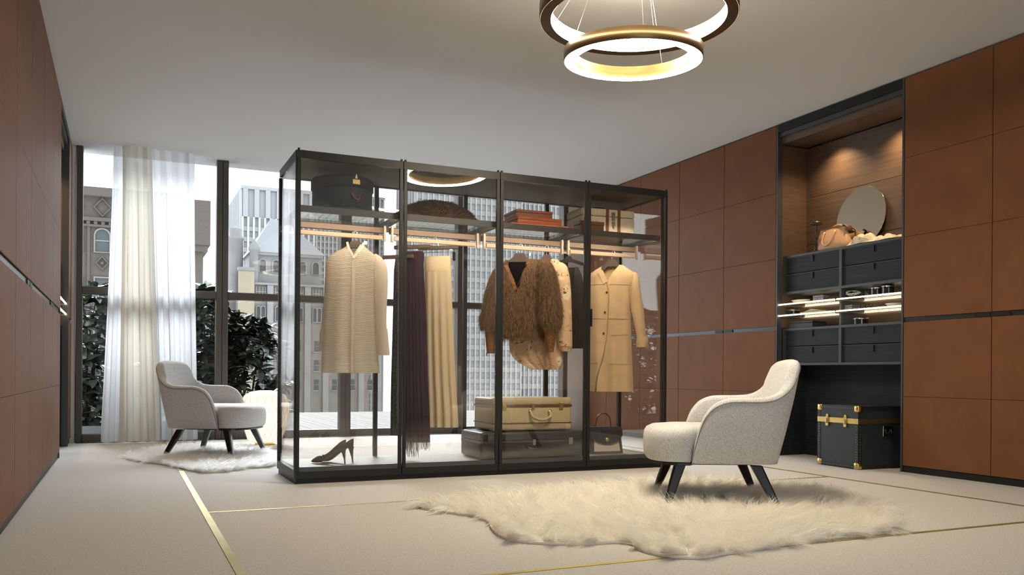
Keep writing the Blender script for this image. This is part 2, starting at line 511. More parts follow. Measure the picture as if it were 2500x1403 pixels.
# ---- open niche units with drawers and lit glass shelves
def niche(side, y0, y1, label):
    s = 1 if side > 0 else -1
    X = XR if side > 0 else XL
    c = (y0+y1)/2
    root = thing('niche_unit', label, 'shelving unit', (X, c, 0), 0)
    h = (y1-y0)/2-.001
    fx = lambda d: s*d
    def B(name, mat, d0, a, z0, d1, b, z1, parent=root, bev=0):
        return MB().box(fx(d0), a, z0, fx(d1), b, z1, bev=bev).build(name, mat, parent)
    for e in (-1, 1):
        B('front_profile', MT['graphite'], 0, e*h, 0, .06, e*(h-.018), ZC-.012)
        B('side_panel', MT['wood'], .061, e*h, 1.24, .37, e*(h-.014), ZC-.2)
        B('side_panel', MT['blackback'], .061, e*h, 0, .37, e*(h-.014), 1.239)
    B('header', MT['black'], .0, -h+.019, ZC-.085, .05, h-.019, ZC-.012)
    B('soffit', MT['wood'], .051, -h+.019, ZC-.19, .37, h-.019, ZC-.10)
    B('header', MT['graphite'], .02, -h+.019, ZC-.125, .05, h-.019, ZC-.086)
    # back boards
    zs = (1.93, 2.06, 2.52, ZC-.2)
    for a, b in zip(zs[:-1], zs[1:]):
        B('back_board', MT['wood'], .371, -h+.002, a+.002, .39, h-.002, b-.002)
    B('back_board', MT['wood'], .371, -h+.002, 1.23, .39, h-.002, 1.60)
    B('back_board', MT['blackback'], .371, -h+.002, 0, .39, h-.002, 1.228)
    # two drawer blocks
    for z0, z1, hz in ((.875, 1.23, 1.055), (1.56, 1.93, 1.755)):
        gr = MT['graphite']
        B('drawer_case', gr, .075, -h+.016, z1-.022, .368, h-.016, z1)
        B('drawer_case', gr, .075, -h+.016, z0, .368, h-.016, z0+.022)
        for a in (-h+.016, -.015, h-.046):
            B('drawer_case', gr, .076, a, z0+.0225, .368, a+.03, z1-.0225)
        for a, b in ((-h+.047, -.016), (.016, h-.047)):
            for q0, q1 in ((z0+.0235, hz-.004), (hz+.004, z1-.0235)):
                d = B('drawer', MT['drawer'], .094, a, q0, .112, b, q1)
                B('drawer_lip', gr, .090, a, q1-.005, .0935, b, q1, d)
                m = (a+b)/2
                B('pull_tab', MT['black'], .082, m-.012, q1-.062, .0935, m+.012, q1-.006, d)
    B('shelf_divider', MT['graphite'], .078, -.011, 1.2305, .365, .011, 1.5595)
    # lit glass shelves
    for z in (1.455, 1.348):
        for a, b in ((-h+.016, -.013), (.013, h-.016)):
            gl = B('glass_shelf', MT['shelfglass'], .03, a, z, .355, b, z+.008)
            B('led_strip', MT['led'], .018, a, z-.001, .029, b, z+.010, gl)
            B('led_strip', MT['led'], .356, a, z+.001, .364, b, z+.006, gl)
            for e in (a+.002, b-.006):
                B('shelf_arm', MT['bronze'], .03, e, z-.008, .355, e+.004, z-.0005, gl)
        B('shelf_arm', MT['black'], .03, -.0125, z-.012, .06, .0125, z-.004)
    return root

niche(1, 5.032, 6.528, 'black open niche with wood lined top, eight drawers and glowing glass shelves')
niche(-1, 8.605, 9.903, 'narrow black niche with lit glass shelves on the curtain side')

# ================================================================ glass display case
CX0, CX1, CY0, CY1, CH = 1.086, 4.159, 6.019, 6.775, 2.325
case = thing('glass_wardrobe', 'freestanding black framed glass wardrobe filled with clothes', 'wardrobe', ((CX0+CX1)/2, (CY0+CY1)/2, 0))
oc = Vector(case.location)
def CB(name, mat, x0, y0, z0, x1, y1, z1, parent=None, bev=0):
    return MB().box(x0-oc.x, y0-oc.y, z0, x1-oc.x, y1-oc.y, z1, bev=bev).build(name, mat, parent or case)
BW = (CX1-CX0)/4
CB('plinth', MT['black'], CX0+.01, CY0+.02, 0, CX1-.01, CY1-.01, .034)
CB('base_frame', MT['black'], CX0, CY0+.022, .035, CX1, CY1, .095, bev=.003)
CB('bottom_panel', MT['floorcase'], CX0+.03, CY0+.04, .0955, CX1-.03, CY1-.03, .104)
CB('top_panel', MT['olive'], CX0+.03, CY0+.03, CH-.05, CX1-.03, CY1-.03, CH-.015)
for y in (CY0+.022, CY1-.035):
    CB('top_rail', MT['black'], CX0+.031, y, CH-.055, CX1-.031, y+.034 if y > 6.4 else y+.007, CH-.001)
for x in (CX0, CX1-.03):
    CB('top_rail', MT['black'], x, CY0+.03, CH-.055, x+.03, CY1-.036, CH-.001)
for x in (CX0, CX1-.03):
    for y in (CY0+.023, CY1-.035):
        CB('post', MT['black'], x, y, .096, x+.03, y+.034, CH-.056)
for k in range(1, 4):
    x = CX0+BW*k
    CB('upright', MT['black'], x-.016, CY1-.035, .105, x+.016, CY1-.003, CH-.057)
for x in (CX0+.011, CX1-.018):
    CB('side_pane', MT['glass'], x, CY0+.058, .097, x+.007, CY1-.036, CH-.056)
for k in range(4):
    CB('back_pane', MT['glass'], CX0+BW*k+(.017 if k else .031), CY1-.016, .105, CX0+BW*(k+1)-(.017 if k < 3 else .031), CY1-.010, CH-.057)
# four hinged glass doors
for k in range(4):
    a, b = CX0+BW*k+.003, CX0+BW*(k+1)-.003
    door = CB('door', MT['black'], a, CY0, .037, b, CY0+.018, .085)
    door.name = 'door'
    CB('door_rail', MT['black'], a, CY0, CH-.062, b, CY0+.018, CH-.008, door)
    for e, q in ((a, 1), (b, -1)):
        CB('stile', MT['black'], e, CY0-.002, .0855, e+q*.026, CY0+.018, CH-.0625, door, bev=.002)
        CB('pivot', MT['black'], e+q*.004, CY0, CH-.0075, e+q*.02, CY0+.016, CH+.008, door, bev=.003)
    CB('door_rail', MT['graphite'], a+.027, CY0+.002, .0855, b-.027, CY0+.016, .118, door)
    CB('pane', MT['doorglass'], a+.0265, CY0+.006, .1185, b-.0265, CY0+.012, CH-.0628, door)
    if k == 3:
        CB('handle', MT['black'], a+.027, CY0-.016, 1.16, a+.036, CY0+.005, 1.30, door, bev=.002)
# shelves and hanging rails per bay
MT['caseled'] = em('case_led', (1.0, .84, .63), 46)
for k in range(4):
    a, b = CX0+BW*k+(.031 if k == 0 else .0015), CX0+BW*(k+1)-(.031 if k == 3 else .0015)
    sh = CB('shelf', MT['graphite'], a, 6.085, 1.905, b, 6.105, 1.950)
    for e, q in ((a, 1), (b, -1)):
        CB('shelf_beam', MT['graphite'], e, 6.110, 1.907, e+q*.018, 6.735, 1.948, sh)
    CB('shelf_beam', MT['graphite'], a+.0185, 6.715, 1.91, b-.0185, 6.735, 1.948, sh)
    CB('shelf_pane', MT['shelfglass'], a+.0185, 6.110, 1.940, b-.0185, 6.7145, 1.949, sh)
    CB('led_strip', MT['caseled'], a+.03, 6.1055, 1.909, b-.03, 6.1092, 1.932, sh)
    CB('added_led_shield', MT['graphite'], a+.03, 6.1055, 1.9325, b-.03, 6.135, 1.9355, sh)  # added lip that stops the strip's light rising through the shelf
    r = CB('hanging_rail', MT['bronze'], a+.045, 6.40, 1.795, b-.045, 6.418, 1.83, bev=.003)
    CB('rail_cover', MT['bronzedark'], a+.02, 6.419, 1.852, b-.02, 6.47, 1.892, r)
    for e, q in ((a+.02, 1), (b-.02, -1)):
        CB('rail_bracket', MT['bronze'], e, 6.396, 1.785, e+q*.016, 6.418, 1.904, r)

# ================================================================ fur helper
RNG = np.random.default_rng(5)
def strands(name, P, Nn, D, L, width, mat, parent, clump=0., cell=.05, up=.6, lay=.8, droop=.35, jitter=.25, wild=.5):
    n = len(P)
    D = D + RNG.normal(0, jitter, (n, 3)); Nn = Nn + RNG.normal(0, jitter*.6, (n, 3))
    side = np.cross(Nn, D); side /= (np.linalg.norm(side, axis=1)[:, None]+1e-9)
    ang = RNG.uniform(0, PI, n)[:, None]
    side2 = side*np.cos(ang) + np.cross(D, side)*np.sin(ang)*.7
    ts = (0., .38, .72, 1.)
    Ls = L[:, None]
    pts = [P + Nn*Ls*(up*t*1.5-droop*t*t*1.5) + D*Ls*lay*(t**1.4) for t in ts]
    if clump:
        ce = np.floor(P/cell)
        hsh = np.modf(np.abs(np.sin(ce@np.array([12.99, 78.23, 37.72]))*43758.5))[0]
        hs2 = np.modf(np.abs(np.sin(ce@np.array([63.7, 10.87, 91.3]))*24634.6))[0]
        cc = (ce+.5)*cell; cc[:, 0] += (hsh-.5)*cell; cc[:, 1] += (hs2-.5)*cell
        swirl = np.column_stack([hsh-.5, hs2-.5, np.modf(hsh*7.3)[0]*.5-.25])*wild
        for i, t in enumerate(ts):
            if i:
                pts[i] = pts[i] + swirl*Ls*t*t
                d = (cc-P); d -= Nn*np.sum(d*Nn, axis=1)[:, None]/(np.sum(Nn*Nn, axis=1)[:, None])
                pts[i] = pts[i] + d*clump*t*t
    w = width*RNG.uniform(.6, 1.3, n)[:, None]
    V = np.stack([pts[0]-side2*w, pts[0]+side2*w, pts[1]-side2*w*.9, pts[1]+side2*w*.9, pts[2]-side2*w*.6, pts[2]+side2*w*.6, pts[3]], axis=1).reshape(-1, 3)
    b = (np.arange(n)*7)[:, None]
    loops = np.concatenate([b+[0, 1, 3, 2], b+[2, 3, 5, 4], b+[4, 5, 6]], axis=1).reshape(-1)
    starts = (np.arange(n)[:, None]*11+np.array([0, 4, 8])).reshape(-1)
    me = bpy.data.meshes.new(name)
    me.vertices.add(n*7); me.vertices.foreach_set('co', V.astype(np.float32).reshape(-1))
    me.loops.add(n*11); me.loops.foreach_set('vertex_index', loops.astype(np.int32))
    me.polygons.add(n*3); me.polygons.foreach_set('loop_start', starts.astype(np.int32))
    me.polygons.foreach_set('use_smooth', np.ones(n*3, dtype=bool))
    me.update(calc_edges=True); me.validate()
    me.materials.append(mat)
    o = bpy.data.objects.new(name, me); COL.objects.link(o); o.parent = parent
    o['kind'] = 'stuff'
    return o

def sample_mb(mb, count):
    v = np.array(mb.v); tri = []
    for f in mb.f:
        for i in range(1, len(f)-1): tri.append((f[0], f[i], f[i+1]))
    tri = np.array(tri); a, b, c = v[tri[:, 0]], v[tri[:, 1]], v[tri[:, 2]]
    nn = np.cross(b-a, c-a); ar = np.linalg.norm(nn, axis=1)
    k = RNG.choice(len(tri), count, p=ar/ar.sum())
    r1 = np.sqrt(RNG.uniform(0, 1, count))[:, None]; r2 = RNG.uniform(0, 1, count)[:, None]
    return a[k]*(1-r1)+b[k]*r1*(1-r2)+c[k]*r1*r2, nn[k]/ar[k][:, None]

def in_poly(pts, poly):
    x, y = pts[:, 0], pts[:, 1]; ins = np.zeros(len(pts), bool); n = len(poly); j = n-1
    for i in range(n):
        xi, yi = poly[i]; xj, yj = poly[j]
        c = ((yi > y) != (yj > y)) & (x < (xj-xi)*(y-yi)/(yj-yi+1e-12)+xi)
        ins ^= c; j = i
    return ins

def smooth_poly(p, it=2):
    for _ in range(it):
        q = []
        for i in range(len(p)):
            a, b = p[i], p[(i+1) % len(p)]
            q += [(a[0]*.75+b[0]*.25, a[1]*.75+b[1]*.25), (a[0]*.25+b[0]*.75, a[1]*.25+b[1]*.75)]
        p = q
    return p

def rug(px, label, count, length, width, mat, clump, cell, shrink):
    poly = [on(x, y, Z=.02).to_2d() for x, y in px]
    c = sum(poly, Vector((0, 0)))/len(poly)
    poly = [c+(p-c)*shrink for p in poly]
    loc = [((p-c).x, (p-c).y) for p in poly]
    sp = smooth_poly(loc)
    root = thing('sheepskin_rug', label, 'rug', (c.x, c.y, 0))
    MB().prism([(p[0]*.985, p[1]*.985) for p in sp], .001, .012).build('hide', MT['hide'], root)
    a = np.array(sp)*np.repeat(RNG.uniform(.955, 1.0, (len(sp)//4+1, 1)), 4, axis=0)[:len(sp)]
    sp = [tuple(q) for q in a]; lo, hi = a.min(0), a.max(0)
    pts = RNG.uniform(lo, hi, (count*3, 2)); pts = pts[in_poly(pts, sp)][:count]
    # extra strands along the rim
    seg = np.roll(a, -1, 0)-a; t = RNG.uniform(0, 1, (len(a), 60))
    rim = (a[:, None, :]+seg[:, None, :]*t[..., None]).reshape(-1, 2); rim = rim*RNG.uniform(.965, 1., (len(rim), 1))
    pts = np.concatenate([pts, rim]); n = len(pts)
    P = np.column_stack([pts, np.full(n, .012)])
    ang = np.arctan2(pts[:, 1], pts[:, 0])+.9*np.sin(pts[:, 0]*5)+.9*np.cos(pts[:, 1]*6)
    D = np.column_stack([np.cos(ang), np.sin(ang), np.zeros(n)])
    strands('fleece', P, np.tile([0, 0, 1.], (n, 1)), D, length*RNG.uniform(.7, 1.25, n), width, mat, root, clump, cell, jitter=.38, lay=.6, wild=2.0)
    return root

rug([(985,1230),(1060,1243),(1170,1256),(1182,1298),(1250,1320),(1400,1326),(1535,1316),(1562,1346),(1700,1364),(1800,1346),(1900,1331),(2000,1318),(2100,1306),(2225,1292),(2180,1250),(2110,1218),(2020,1194),(1900,1182),(1700,1172),(1450,1186),(1300,1198),(1150,1210),(1040,1218)],
    'large cream long-haired sheepskin rug under the armchair by the niche', 95000, .075, .0013, MT['wool'], .5, .05, .97)
rug([(290,1113),(325,1100),(400,1090),(480,1084),(560,1084),(610,1086),(640,1092),(690,1110),(676,1136),(600,1138),(560,1146),(500,1151),(440,1141),(400,1130),(330,1122)],
    'smaller white curly sheepskin rug under the armchair by the curtain', 60000, .045, .0015, MT['whitewool'], .55, .035, .985)

# ================================================================ armchairs
def armchair(label, loc, ang):
    root = thing('armchair', label, 'armchair', loc, ang)
    F = MT['fabric']
    half = [(.152,.335,.285),(.136,.337,.37),(.112,.339,.46),(.082,.341,.54),(.05,.343,.585),(.015,.344,.615),(-.05,.345,.641),(-.13,.344,.646),(-.20,.341,.648),(-.255,.336,.657),(-.296,.324,.69),(-.325,.303,.75),(-.343,.273,.815),(-.353,.238,.853),(-.360,.18,.869),(-.365,.11,.874),(-.367,.035,.876)]
    half = smooth_pts(half, 3)
    st = half+[(x, -y, z) for x, y, z in reversed(half)]
    rings = []
    n = len(st)
    for i, (x, y, zt) in enumerate(st):
        a, b = st[max(i-1, 0)], st[min(i+1, n-1)]
        tx, ty = b[0]-a[0], b[1]-a[1]; l = math.hypot(tx, ty)
        nx, ny = -ty/l, tx/l                       # points outwards
        if nx*x+ny*y < 0 and abs(x)+abs(y) > .3: nx, ny = -nx, -ny
        bk = max(0., min(1., (-.12-x)/.2))
        th = .062+.012*bk
        r = th/2
        def pt(off, z):
            lean = -(z-.25)*(.10+.12*bk)*bk
            flare = .0 if z < .3 else .012*(z-.3)
            return (x-nx*off+lean+nx*flare, y-ny*off+ny*flare*.5, z)
        zt2 = zt-r
        ring = [pt(0, .262), pt(-.006, .262+(zt2-.262)*.35), pt(-.006, .262+(zt2-.262)*.7), pt(0, zt2)]
        for k in range(1, 6):
            an = PI*k/6
            ring.append(pt(r-r*math.cos(an), zt2+r*math.sin(an)))
        zi = min(.36, .262+(zt2-.262)*.4)
        ring += [pt(th, zt2), pt(th+.012*bk, zi+(zt2-zi)*.5), pt(th, zi), pt(th, .262)]
        rings.append(ring)
    MB().loft(rings, True, True, True).build('shell', F, root)
    # welt along the outer edge
    pts = [Vector(r[3])+Vector((0, 0, .006)) for r in rings]
    tag(MB().tube(pts, .0035, 6).build('piping', pm_seam, root), 'darker seam along the arm edge')
    # seat cushion
    out = []
    for k in range(-4, 5):
        pass
    fr = [(.165+.24*math.cos(t)**.62 if math.cos(t) > 0 else .165, .335*math.copysign(abs(math.sin(t))**.8, math.sin(t))) for t in [(-PI/2)+PI*i/20 for i in range(21)]]
    outl = fr+[(.14, .27), (-.05, .265), (-.2, .255), (-.27, .2), (-.29, .1), (-.29, -.1), (-.27, -.2), (-.2, -.255), (-.05, -.265), (.14, -.27)]
    c = Vector((.06, 0))
    rings = []
    for z, s in ((.268, .955), (.285, .985), (.33, 1.), (.40, 1.), (.43, .985), (.452, .945), (.466, .86), (.476, .6), (.478, .25)):
        rings.append([(c.x+(p[0]-c.x)*s, p[1]*s, z+.012*(1-p[0]/.4)*0) for p in outl])
    MB().loft(rings, True, True, True).build('seat', F, root)
    # dark base rim under the upholstery
    MB().prism([(c.x+(p[0]-c.x)*.93, p[1]*.93) for p in outl], .248, .262).build('base_frame', MT['blackleg'], root)
    for sx, sy in ((1, 1), (1, -1), (-1, 1), (-1, -1)):
        tx, bx = (.215, .298) if sx > 0 else (-.225, -.335)
        top, bot = Vector((tx, sy*.275, .25)), Vector((bx, sy*.352, .016))
        rr = []
        for t in (0, .5, 1):
            p = top.lerp(bot, t); wx, wy = .034-.013*t, .026-.010*t
            rr.append([(p.x+a*wx, p.y+b*wy, p.z) for a, b in ((-1, -.7), (-.7, -1), (.7, -1), (1, -.7), (1, .7), (.7, 1), (-.7, 1), (-1, .7))])
        MB().loft(rr, True, True, True, False).build('leg', MT['blackleg'], root)
    return root

pm_seam = pm('seam_cord', (.24, .215, .19), .9)
ch = armchair('grey woven armchair on the cream rug beside the lit niche', (3.306, 4.32, 0), math.atan2(.484, -.875))
c2 = copy_tree(ch)
c2.location = (.817, 8.46, 0); c2.rotation_euler = (0, 0, math.atan2(-.52, .855))
c2['label'] = 'grey woven armchair on the white rug in front of the curtain'
for o in (ch, c2): o['group'] = 'pair of woven armchairs'

# ================================================================ paper lantern
lp = thing('floor_lantern', 'glowing paper floor lantern wrapped in fine wire net', 'lamp', (1.385, 9.434, 0))
def lantern_mat():
    m, nt, out = newmat('glowing_paper')
    d = nt.nodes.new('ShaderNodeBsdfDiffuse'); d.inputs[0].default_value = (.85, .80, .68, 1)
    e = nt.nodes.new('ShaderNodeEmission'); e.inputs[0].default_value = (1, .83, .60, 1); e.inputs[1].default_value = .55
    a = nt.nodes.new('ShaderNodeAddShader')
    nt.links.new(d.outputs[0], a.inputs[0]); nt.links.new(e.outputs[0], a.inputs[1]); nt.links.new(a.outputs[0], out.inputs[0])
    return m
prof = [(.10, .03), (.150, .034), (.178, .06), (.205, .14), (.232, .24), (.250, .34), (.254, .41), (.243, .475), (.21, .53), (.15, .565), (.07, .578), (.005, .58)]
MB().lathe(prof, 40).build('shade', lantern_mat(), lp)
MB().lathe([(.095, 0), (.105, .004), (.105, .024), (.098, .0295)], 32).build('base', MT['gold'], lp)
net = MB()
zs = [p[1] for p in prof[1:-2]]; rs = [p[0] for p in prof[1:-2]]
for k in range(20):
    for s in (-1, 1):
        pts = []
        for i in range(22):
            t = i/21; z = .04+t*.52
            r = cat_interp(zs, rs, z)+.003
            an = 2*PI*k/20 + s*(2*PI/20)*3.0*t
            pts.append((r*math.cos(an), r*math.sin(an), z))
        net.tube(pts, .0011, 4, cap=False)
net.build('wire_net', pm('net_wire', (.38, .30, .20), .5, .4), lp)

# ================================================================ pendant rings
MT['ringlight'] = em('ring_diffuser', (1.0, .86, .64), 96)
MT['ringlight_in'] = em('ring_inner_diffuser', (1.0, .86, .64), 26)
def pend(name, label, c, ro, ri, h, tilt, lit, mat_out, mat_in, cables):
    root = thing(name, label, 'pendant lamp', c, 0, 'pair of ring pendants')
    R = Matrix.Rotation(tilt[0], 4, 'X') @ Matrix.Rotation(tilt[1], 4, 'Y')
    n = 96
    def band(prof):
        m = MB()
        rings = [[(r*math.cos(2*PI*k/n), r*math.sin(2*PI*k/n), z) for k in range(n)] for r, z in prof]
        m.loft(rings, True); return m.xf(R)
    rt = band([(ro-.004, .0), (ro, .004), (ro, h), (ri+.004, h)])
    rt.build('outer_band', mat_out, root)
    if lit == 'bottom':
        band([(ri, .004), (ri, h), (ri+.004, h-.001)]).build('inner_band', mat_in, root)
        band([(ri+.001, .003), (ri+.012, -.002), (ro-.012, -.002), (ro-.005, .001)]).build('diffuser', MT['ringlight'], root)
    else:
        band([(ri+.003, h), (ri, h-.006), (ri, .006), (ri+.003, .001)]).build('diffuser', MT['ringlight_in'], root)
        band([(ri+.004, .0), (ro-.005, .0)]).build('bottom_band', mat_out, root)
    for a in cables:
        p = R @ Vector(((ro+ri)/2*math.cos(a), (ro+ri)/2*math.sin(a), h))
        top = Vector((p.x*.55, p.y*.55, ZC-c[2]-.002))
        MB().tube([p, top], .0016, 5).build('cable', MT['chrome'], root)
    MB().lathe([(.05, ZC-c[2]-.022), (.05, ZC-c[2]-.001)], 20).build('ceiling_rose', MT['ringdark'], root)
    return root
c1 = on(1545, 150, Z=2.65)
pend('ring_pendant', 'lower brass ring pendant glowing along its underside', (c1.x, c1.y, 2.65), .413, .342, .072, (.05, -.02), 'bottom', MT['ringdark'], MT['ringbrass'], (.5, 2.6, 4.3))
cb = on(1545, 36, Z=2.83)
pend('ring_pendant', 'larger upper dark ring pendant glowing on its inner face', (cb.x+.06, cb.y+.04, 2.83), .57, .50, .085, (.0, 0), 'inner', MT['ringdark'], MT['ringbrass'], (.8, 2.2, 4.7))

# ================================================================ curtain
cu = thing('sheer_curtain', 'white and ecru sheer curtain hanging full height by the window', 'curtain', (.30, YB-.26, 0))
def drape(x0t, x1t, x0b, x1b, y, folds, amp, mat, name, ph):
    m = MB(); nu, nv = folds*14, 24; rings = []
    for j in range(nv+1):
        t = j/nv; z = (ZC-.004)*(1-t)+.012*t
        tt = min(1, t*1.05)
        xa, xb = x0t+(x0b-x0t)*tt**1.3, x1t+(x1b-x1t)*tt**1.3
        row = []
        for i in range(nu+1):
            u = i/nu
            a = 2*PI*folds*u+ph
            wob = .5*math.sin(a*.37+2*ph)+.3*math.sin(a*.21+t*1.2)
            am = amp*(.22+.83*t**.6)*(1+.4*wob)
            row.append((xa+(xb-xa)*u+.25*am*math.sin(2*a), y+am*math.sin(a+wob+.5*t*math.sin(u*9)), z))
        rings.append(row)
    m.loft(rings, False)
    return m.build(name, mat, cu)
drape(-.41, -.28, -.52, -.28, .02, 2, .04, MT['sheer'], 'sheer_panel', .3)
drape(-.32, -.03, -.34, .08, -.02, 3, .06, MT['ecru'], 'ecru_panel', 1.1)  # middle panel in a beiger tone than its neighbours
drape(-.05, .42, .04, .47, .03, 4, .06, MT['sheer'], 'sheer_panel', 2.0)

# ================================================================ clothes
RAIL_Y, RAIL_Z = 6.409, 1.838
MT.update(
    ivory=cloth('ivory_pleated_silk', (.90, .82, .70), .45, 1, var=.05, bump=.7, wave=30, dist=.005),
    ivoryplain=cloth('ivory_silk', (.92, .85, .74), .45, 1, var=.04, bump=.1),
    camel=pm('camel_wool', (.60, .43, .25), .85, var=.06, vs_=14, bump=.2, bs=220, sheen=.3, spec=.15),
    cameldark=pm('camel_seam', (.36, .23, .11), .9),
    aubergine=cloth('aubergine_pleat', (.045, .025, .04), .1, 1, var=.25, vs_=30, sc=(1, 1, .1), bump=.2),
    navy=marks('navy_dotted', (.014, .016, .026), (.014, .016, .026), (.10, .11, .13), 160, .6),
    champagne=cloth('champagne_crepe', (.80, .68, .48), .3, 1, var=.05, bump=.1),
    furskin=pm('fur_base', (.10, .055, .028), .9),
    fur=pm('brown_fur', (.235, .15, .085), .7, rnd=.7, spec=.25),
    greyfur=pm('grey_brown_fur', (.085, .07, .062), .8, rnd=.5, spec=.2),
    snake=marks('snake_leather', (.22, .10, .032), (.02, .013, .01), (.30, .15, .05), 70, shape='voronoi', rough=.4),
    print_=marks('printed_crepe', (.66, .46, .29), (.03, .015, .012), (.78, .66, .50), 11, .60),
    blackcloth=pm('black_crepe', (.012, .013, .016), .8),
    lining=pm('black_lining', (.006, .006, .008), .95, spec=.05),
    horn=pm('horn_button', (.05, .03, .02), .3),
)

class Frame:
    """vertical plane of a hanging garment: local x across, y away from the viewer, z up"""
    def __init__(s, px, psi):
        p = on(px, 590, Y=RAIL_Y)
        s.o = Vector((p.x, RAIL_Y, 0)); s.a = math.radians(psi)
        s.ux = Vector((math.cos(s.a), math.sin(s.a), 0)); s.n = Vector((-math.sin(s.a), math.cos(s.a), 0))
    def __call__(s, x, y):
        d = ray(x, y); e = Vector((0, 0, EYE))
        t = (s.o-e).dot(s.n)/d.dot(s.n); q = e+d*t-s.o
        return q.dot(s.ux), q.z
    def root(s, name, label, cat, group=None):
        return thing(name, label, cat, s.o, s.a, group)

def garment(fr, rows, folds=0, amp=0., nlev=36, nx=14, twist=0., back=.6, ph=0.):
    R = []
    for r in rows:
        py, xl, xr, dep = r[:4]; uc = r[4] if len(r) > 4 else (xl+xr)/2; g = r[5] if len(r) > 5 else 0
        a, z1 = fr(xl, py); b, z2 = fr(xr, py); c, _ = fr(uc, py); c2, _ = fr(uc+g, py)
        R.append(((z1+z2)/2, a, b, dep, c, max(c2-c, .0)))
    R.sort(key=lambda q: -q[0])
    ks = list(range(len(R)))
    mb = MB(); rings = []
    z0, z1 = R[0][0], R[-1][0]
    xs = [-q[0] for q in R]
    for i in range(nlev+1):
        t = i/nlev; z = z0+(z1-z0)*(t**1.15)
        vals = [cat_interp(xs, [q[j] for q in R], -z) for j in range(1, 6)]
        a, b, dep, c, g = vals; g = max(g, 0.0004)
        cc, w = (a+b)/2, (b-a)/2
        def fy(x, d, sg):
            q = min(1, abs((x-cc)/w))
            y = sg*d*max(0, 1-q**2.6)**.5
            if folds: y += amp*t*math.sin(2*PI*folds*(x-a)/(b-a)+ph+twist*t+sg)*(1-q**6)
            return y
        ring = []
        for k in range(nx+1):
            s = math.sin(PI/2*k/nx); x = c+g+(b-c-g)*s
            ring.append((x, fy(x, dep, -1), z))
        for k in range(1, nx*2):
            x = cc+w*math.cos(PI*k/(nx*2))
            ring.append((x, fy(x, dep*back, 1), z))
        for k in range(nx+1):
            s = math.sin(PI/2*(1-k/nx)); x = c-g-(c-g-a)*s
            ring.append((x, fy(x, dep, -1), z))
        rings.append(ring)
    mb.loft(rings, False)
    def surf(u, z):
        a, b, dep, c, g = [cat_interp(xs, [q[j] for q in R], -z) for j in range(1, 6)]
        cc, w = (a+b)/2, (b-a)/2; q = min(1, abs((u-cc)/w)); t = max(0, min(1, (z0-z)/(z0-z1)))**(1/1.15)
        y = -dep*max(0, 1-q**2.6)**.5
        if folds: y += amp*t*math.sin(2*PI*folds*(u-a)/(b-a)+ph+twist*t-1)*(1-q**6)
        return y
    mb.surf = surf
    return mb

def sleeve(fr, pts, n=14, yoff=0.):
    """pts: (px left, px right, py, depth, y)"""
    rings = []; T = []
    for xl, xr, py, dep, y in pts:
        a, z1 = fr(xl, py); b, z2 = fr(xr, py); T.append((a, b, (z1+z2)/2, dep, y))
    m = len(T); xs = list(range(m)); NL = 5*(m-1)
    for i in range(NL+1):
        q = (m-1)*i/NL
        a, b, z, dep, y = [cat_interp(xs, [t[j] for t in T], q) for j in range(5)]
        rings.append([((a+b)/2+(b-a)/2*math.cos(2*PI*k/n), y+dep*math.sin(2*PI*k/n)+.004*math.sin(5*2*PI*k/n+q), z) for k in range(n)])
    return MB().loft(rings, True)

def ribbon(fr, px, w, y, th=.004):
    """flat strip following pixel points on the garment plane; y can be a list"""
    P = [fr(*p) for p in px]; rings = []
    if callable(y):
        P = [tuple(a) for a in smooth_pts([(p[0], p[1], 0) for p in P], 8)]; P = [(a[0], a[1]) for a in P]
        ys = [y(*p)-.0015 for p in P]
    else:
        ys = y if isinstance(y, (list, tuple)) else [y]*len(P)
    for i, p in enumerate(P):
        a, b = P[max(i-1, 0)], P[min(i+1, len(P)-1)]
        tx, tz = b[0]-a[0], b[1]-a[1]; l = math.hypot(tx, tz) or 1; nx, nz = -tz/l*w/2, tx/l*w/2
        rings.append([(p[0]+nx, ys[i]-th/2, p[1]+nz), (p[0]-nx, ys[i]-th/2, p[1]-nz), (p[0]-nx, ys[i]+th/2, p[1]-nz), (p[0]+nx, ys[i]+th/2, p[1]+nz)])
    return MB().loft(rings, True, True, True, False)

def hanger(fr, label, top_px, neck, span, drop, mat=None, bar=False, bar_tilt=0):
    """wooden shoulder hanger on its own frame; top_px: pixel of the hanger's wooden top centre"""
    cx, zt = fr(*top_px)
    root = thing('clothes_hanger', label, 'hanger', fr.o, fr.a, 'hangers in the glass case')
    m = MB()
    if bar:
        m.box(cx-span, -.011, zt-.03, cx+span, .011, zt, bev=.004)
    else:
        nw, hn = neck
        poly = [(-nw*.72, 0), (nw*.72, 0), (nw, -hn*.45), (span*.55, -hn*.45-drop*.45), (span, -hn*.45-drop), (span-.004, -hn*.6-drop-.012), (span*.5, -hn-drop*.50), (nw*.7, -hn-.004),
                (-nw*.7, -hn-.004), (-span*.5, -hn-drop*.50), (-span+.004, -hn*.6-drop-.012), (-span, -hn*.45-drop), (-span*.55, -hn*.45-drop*.45), (-nw, -hn*.45)]
        m.prism([(cx+a, zt+b) for a, b in poly], -.012, .012, 'y')
    m.build('hanger_body', mat or MT['darkwood'], root)
    zr = RAIL_Z
    pts = [(cx, 0, zt-.004), (cx, 0, (zt+zr)/2-.01)]
    for k in range(9):
        a = -PI*.35+PI*1.35*k/8
        pts.append((cx*(1-k/8)*0+.0+.013*math.cos(a)+cx*.0, 0, zr-.006+.016*math.sin(a)))
    MB().tube(pts, .0022, 6).build('hook', MT['chrome'], root)
    return root, cx, zt

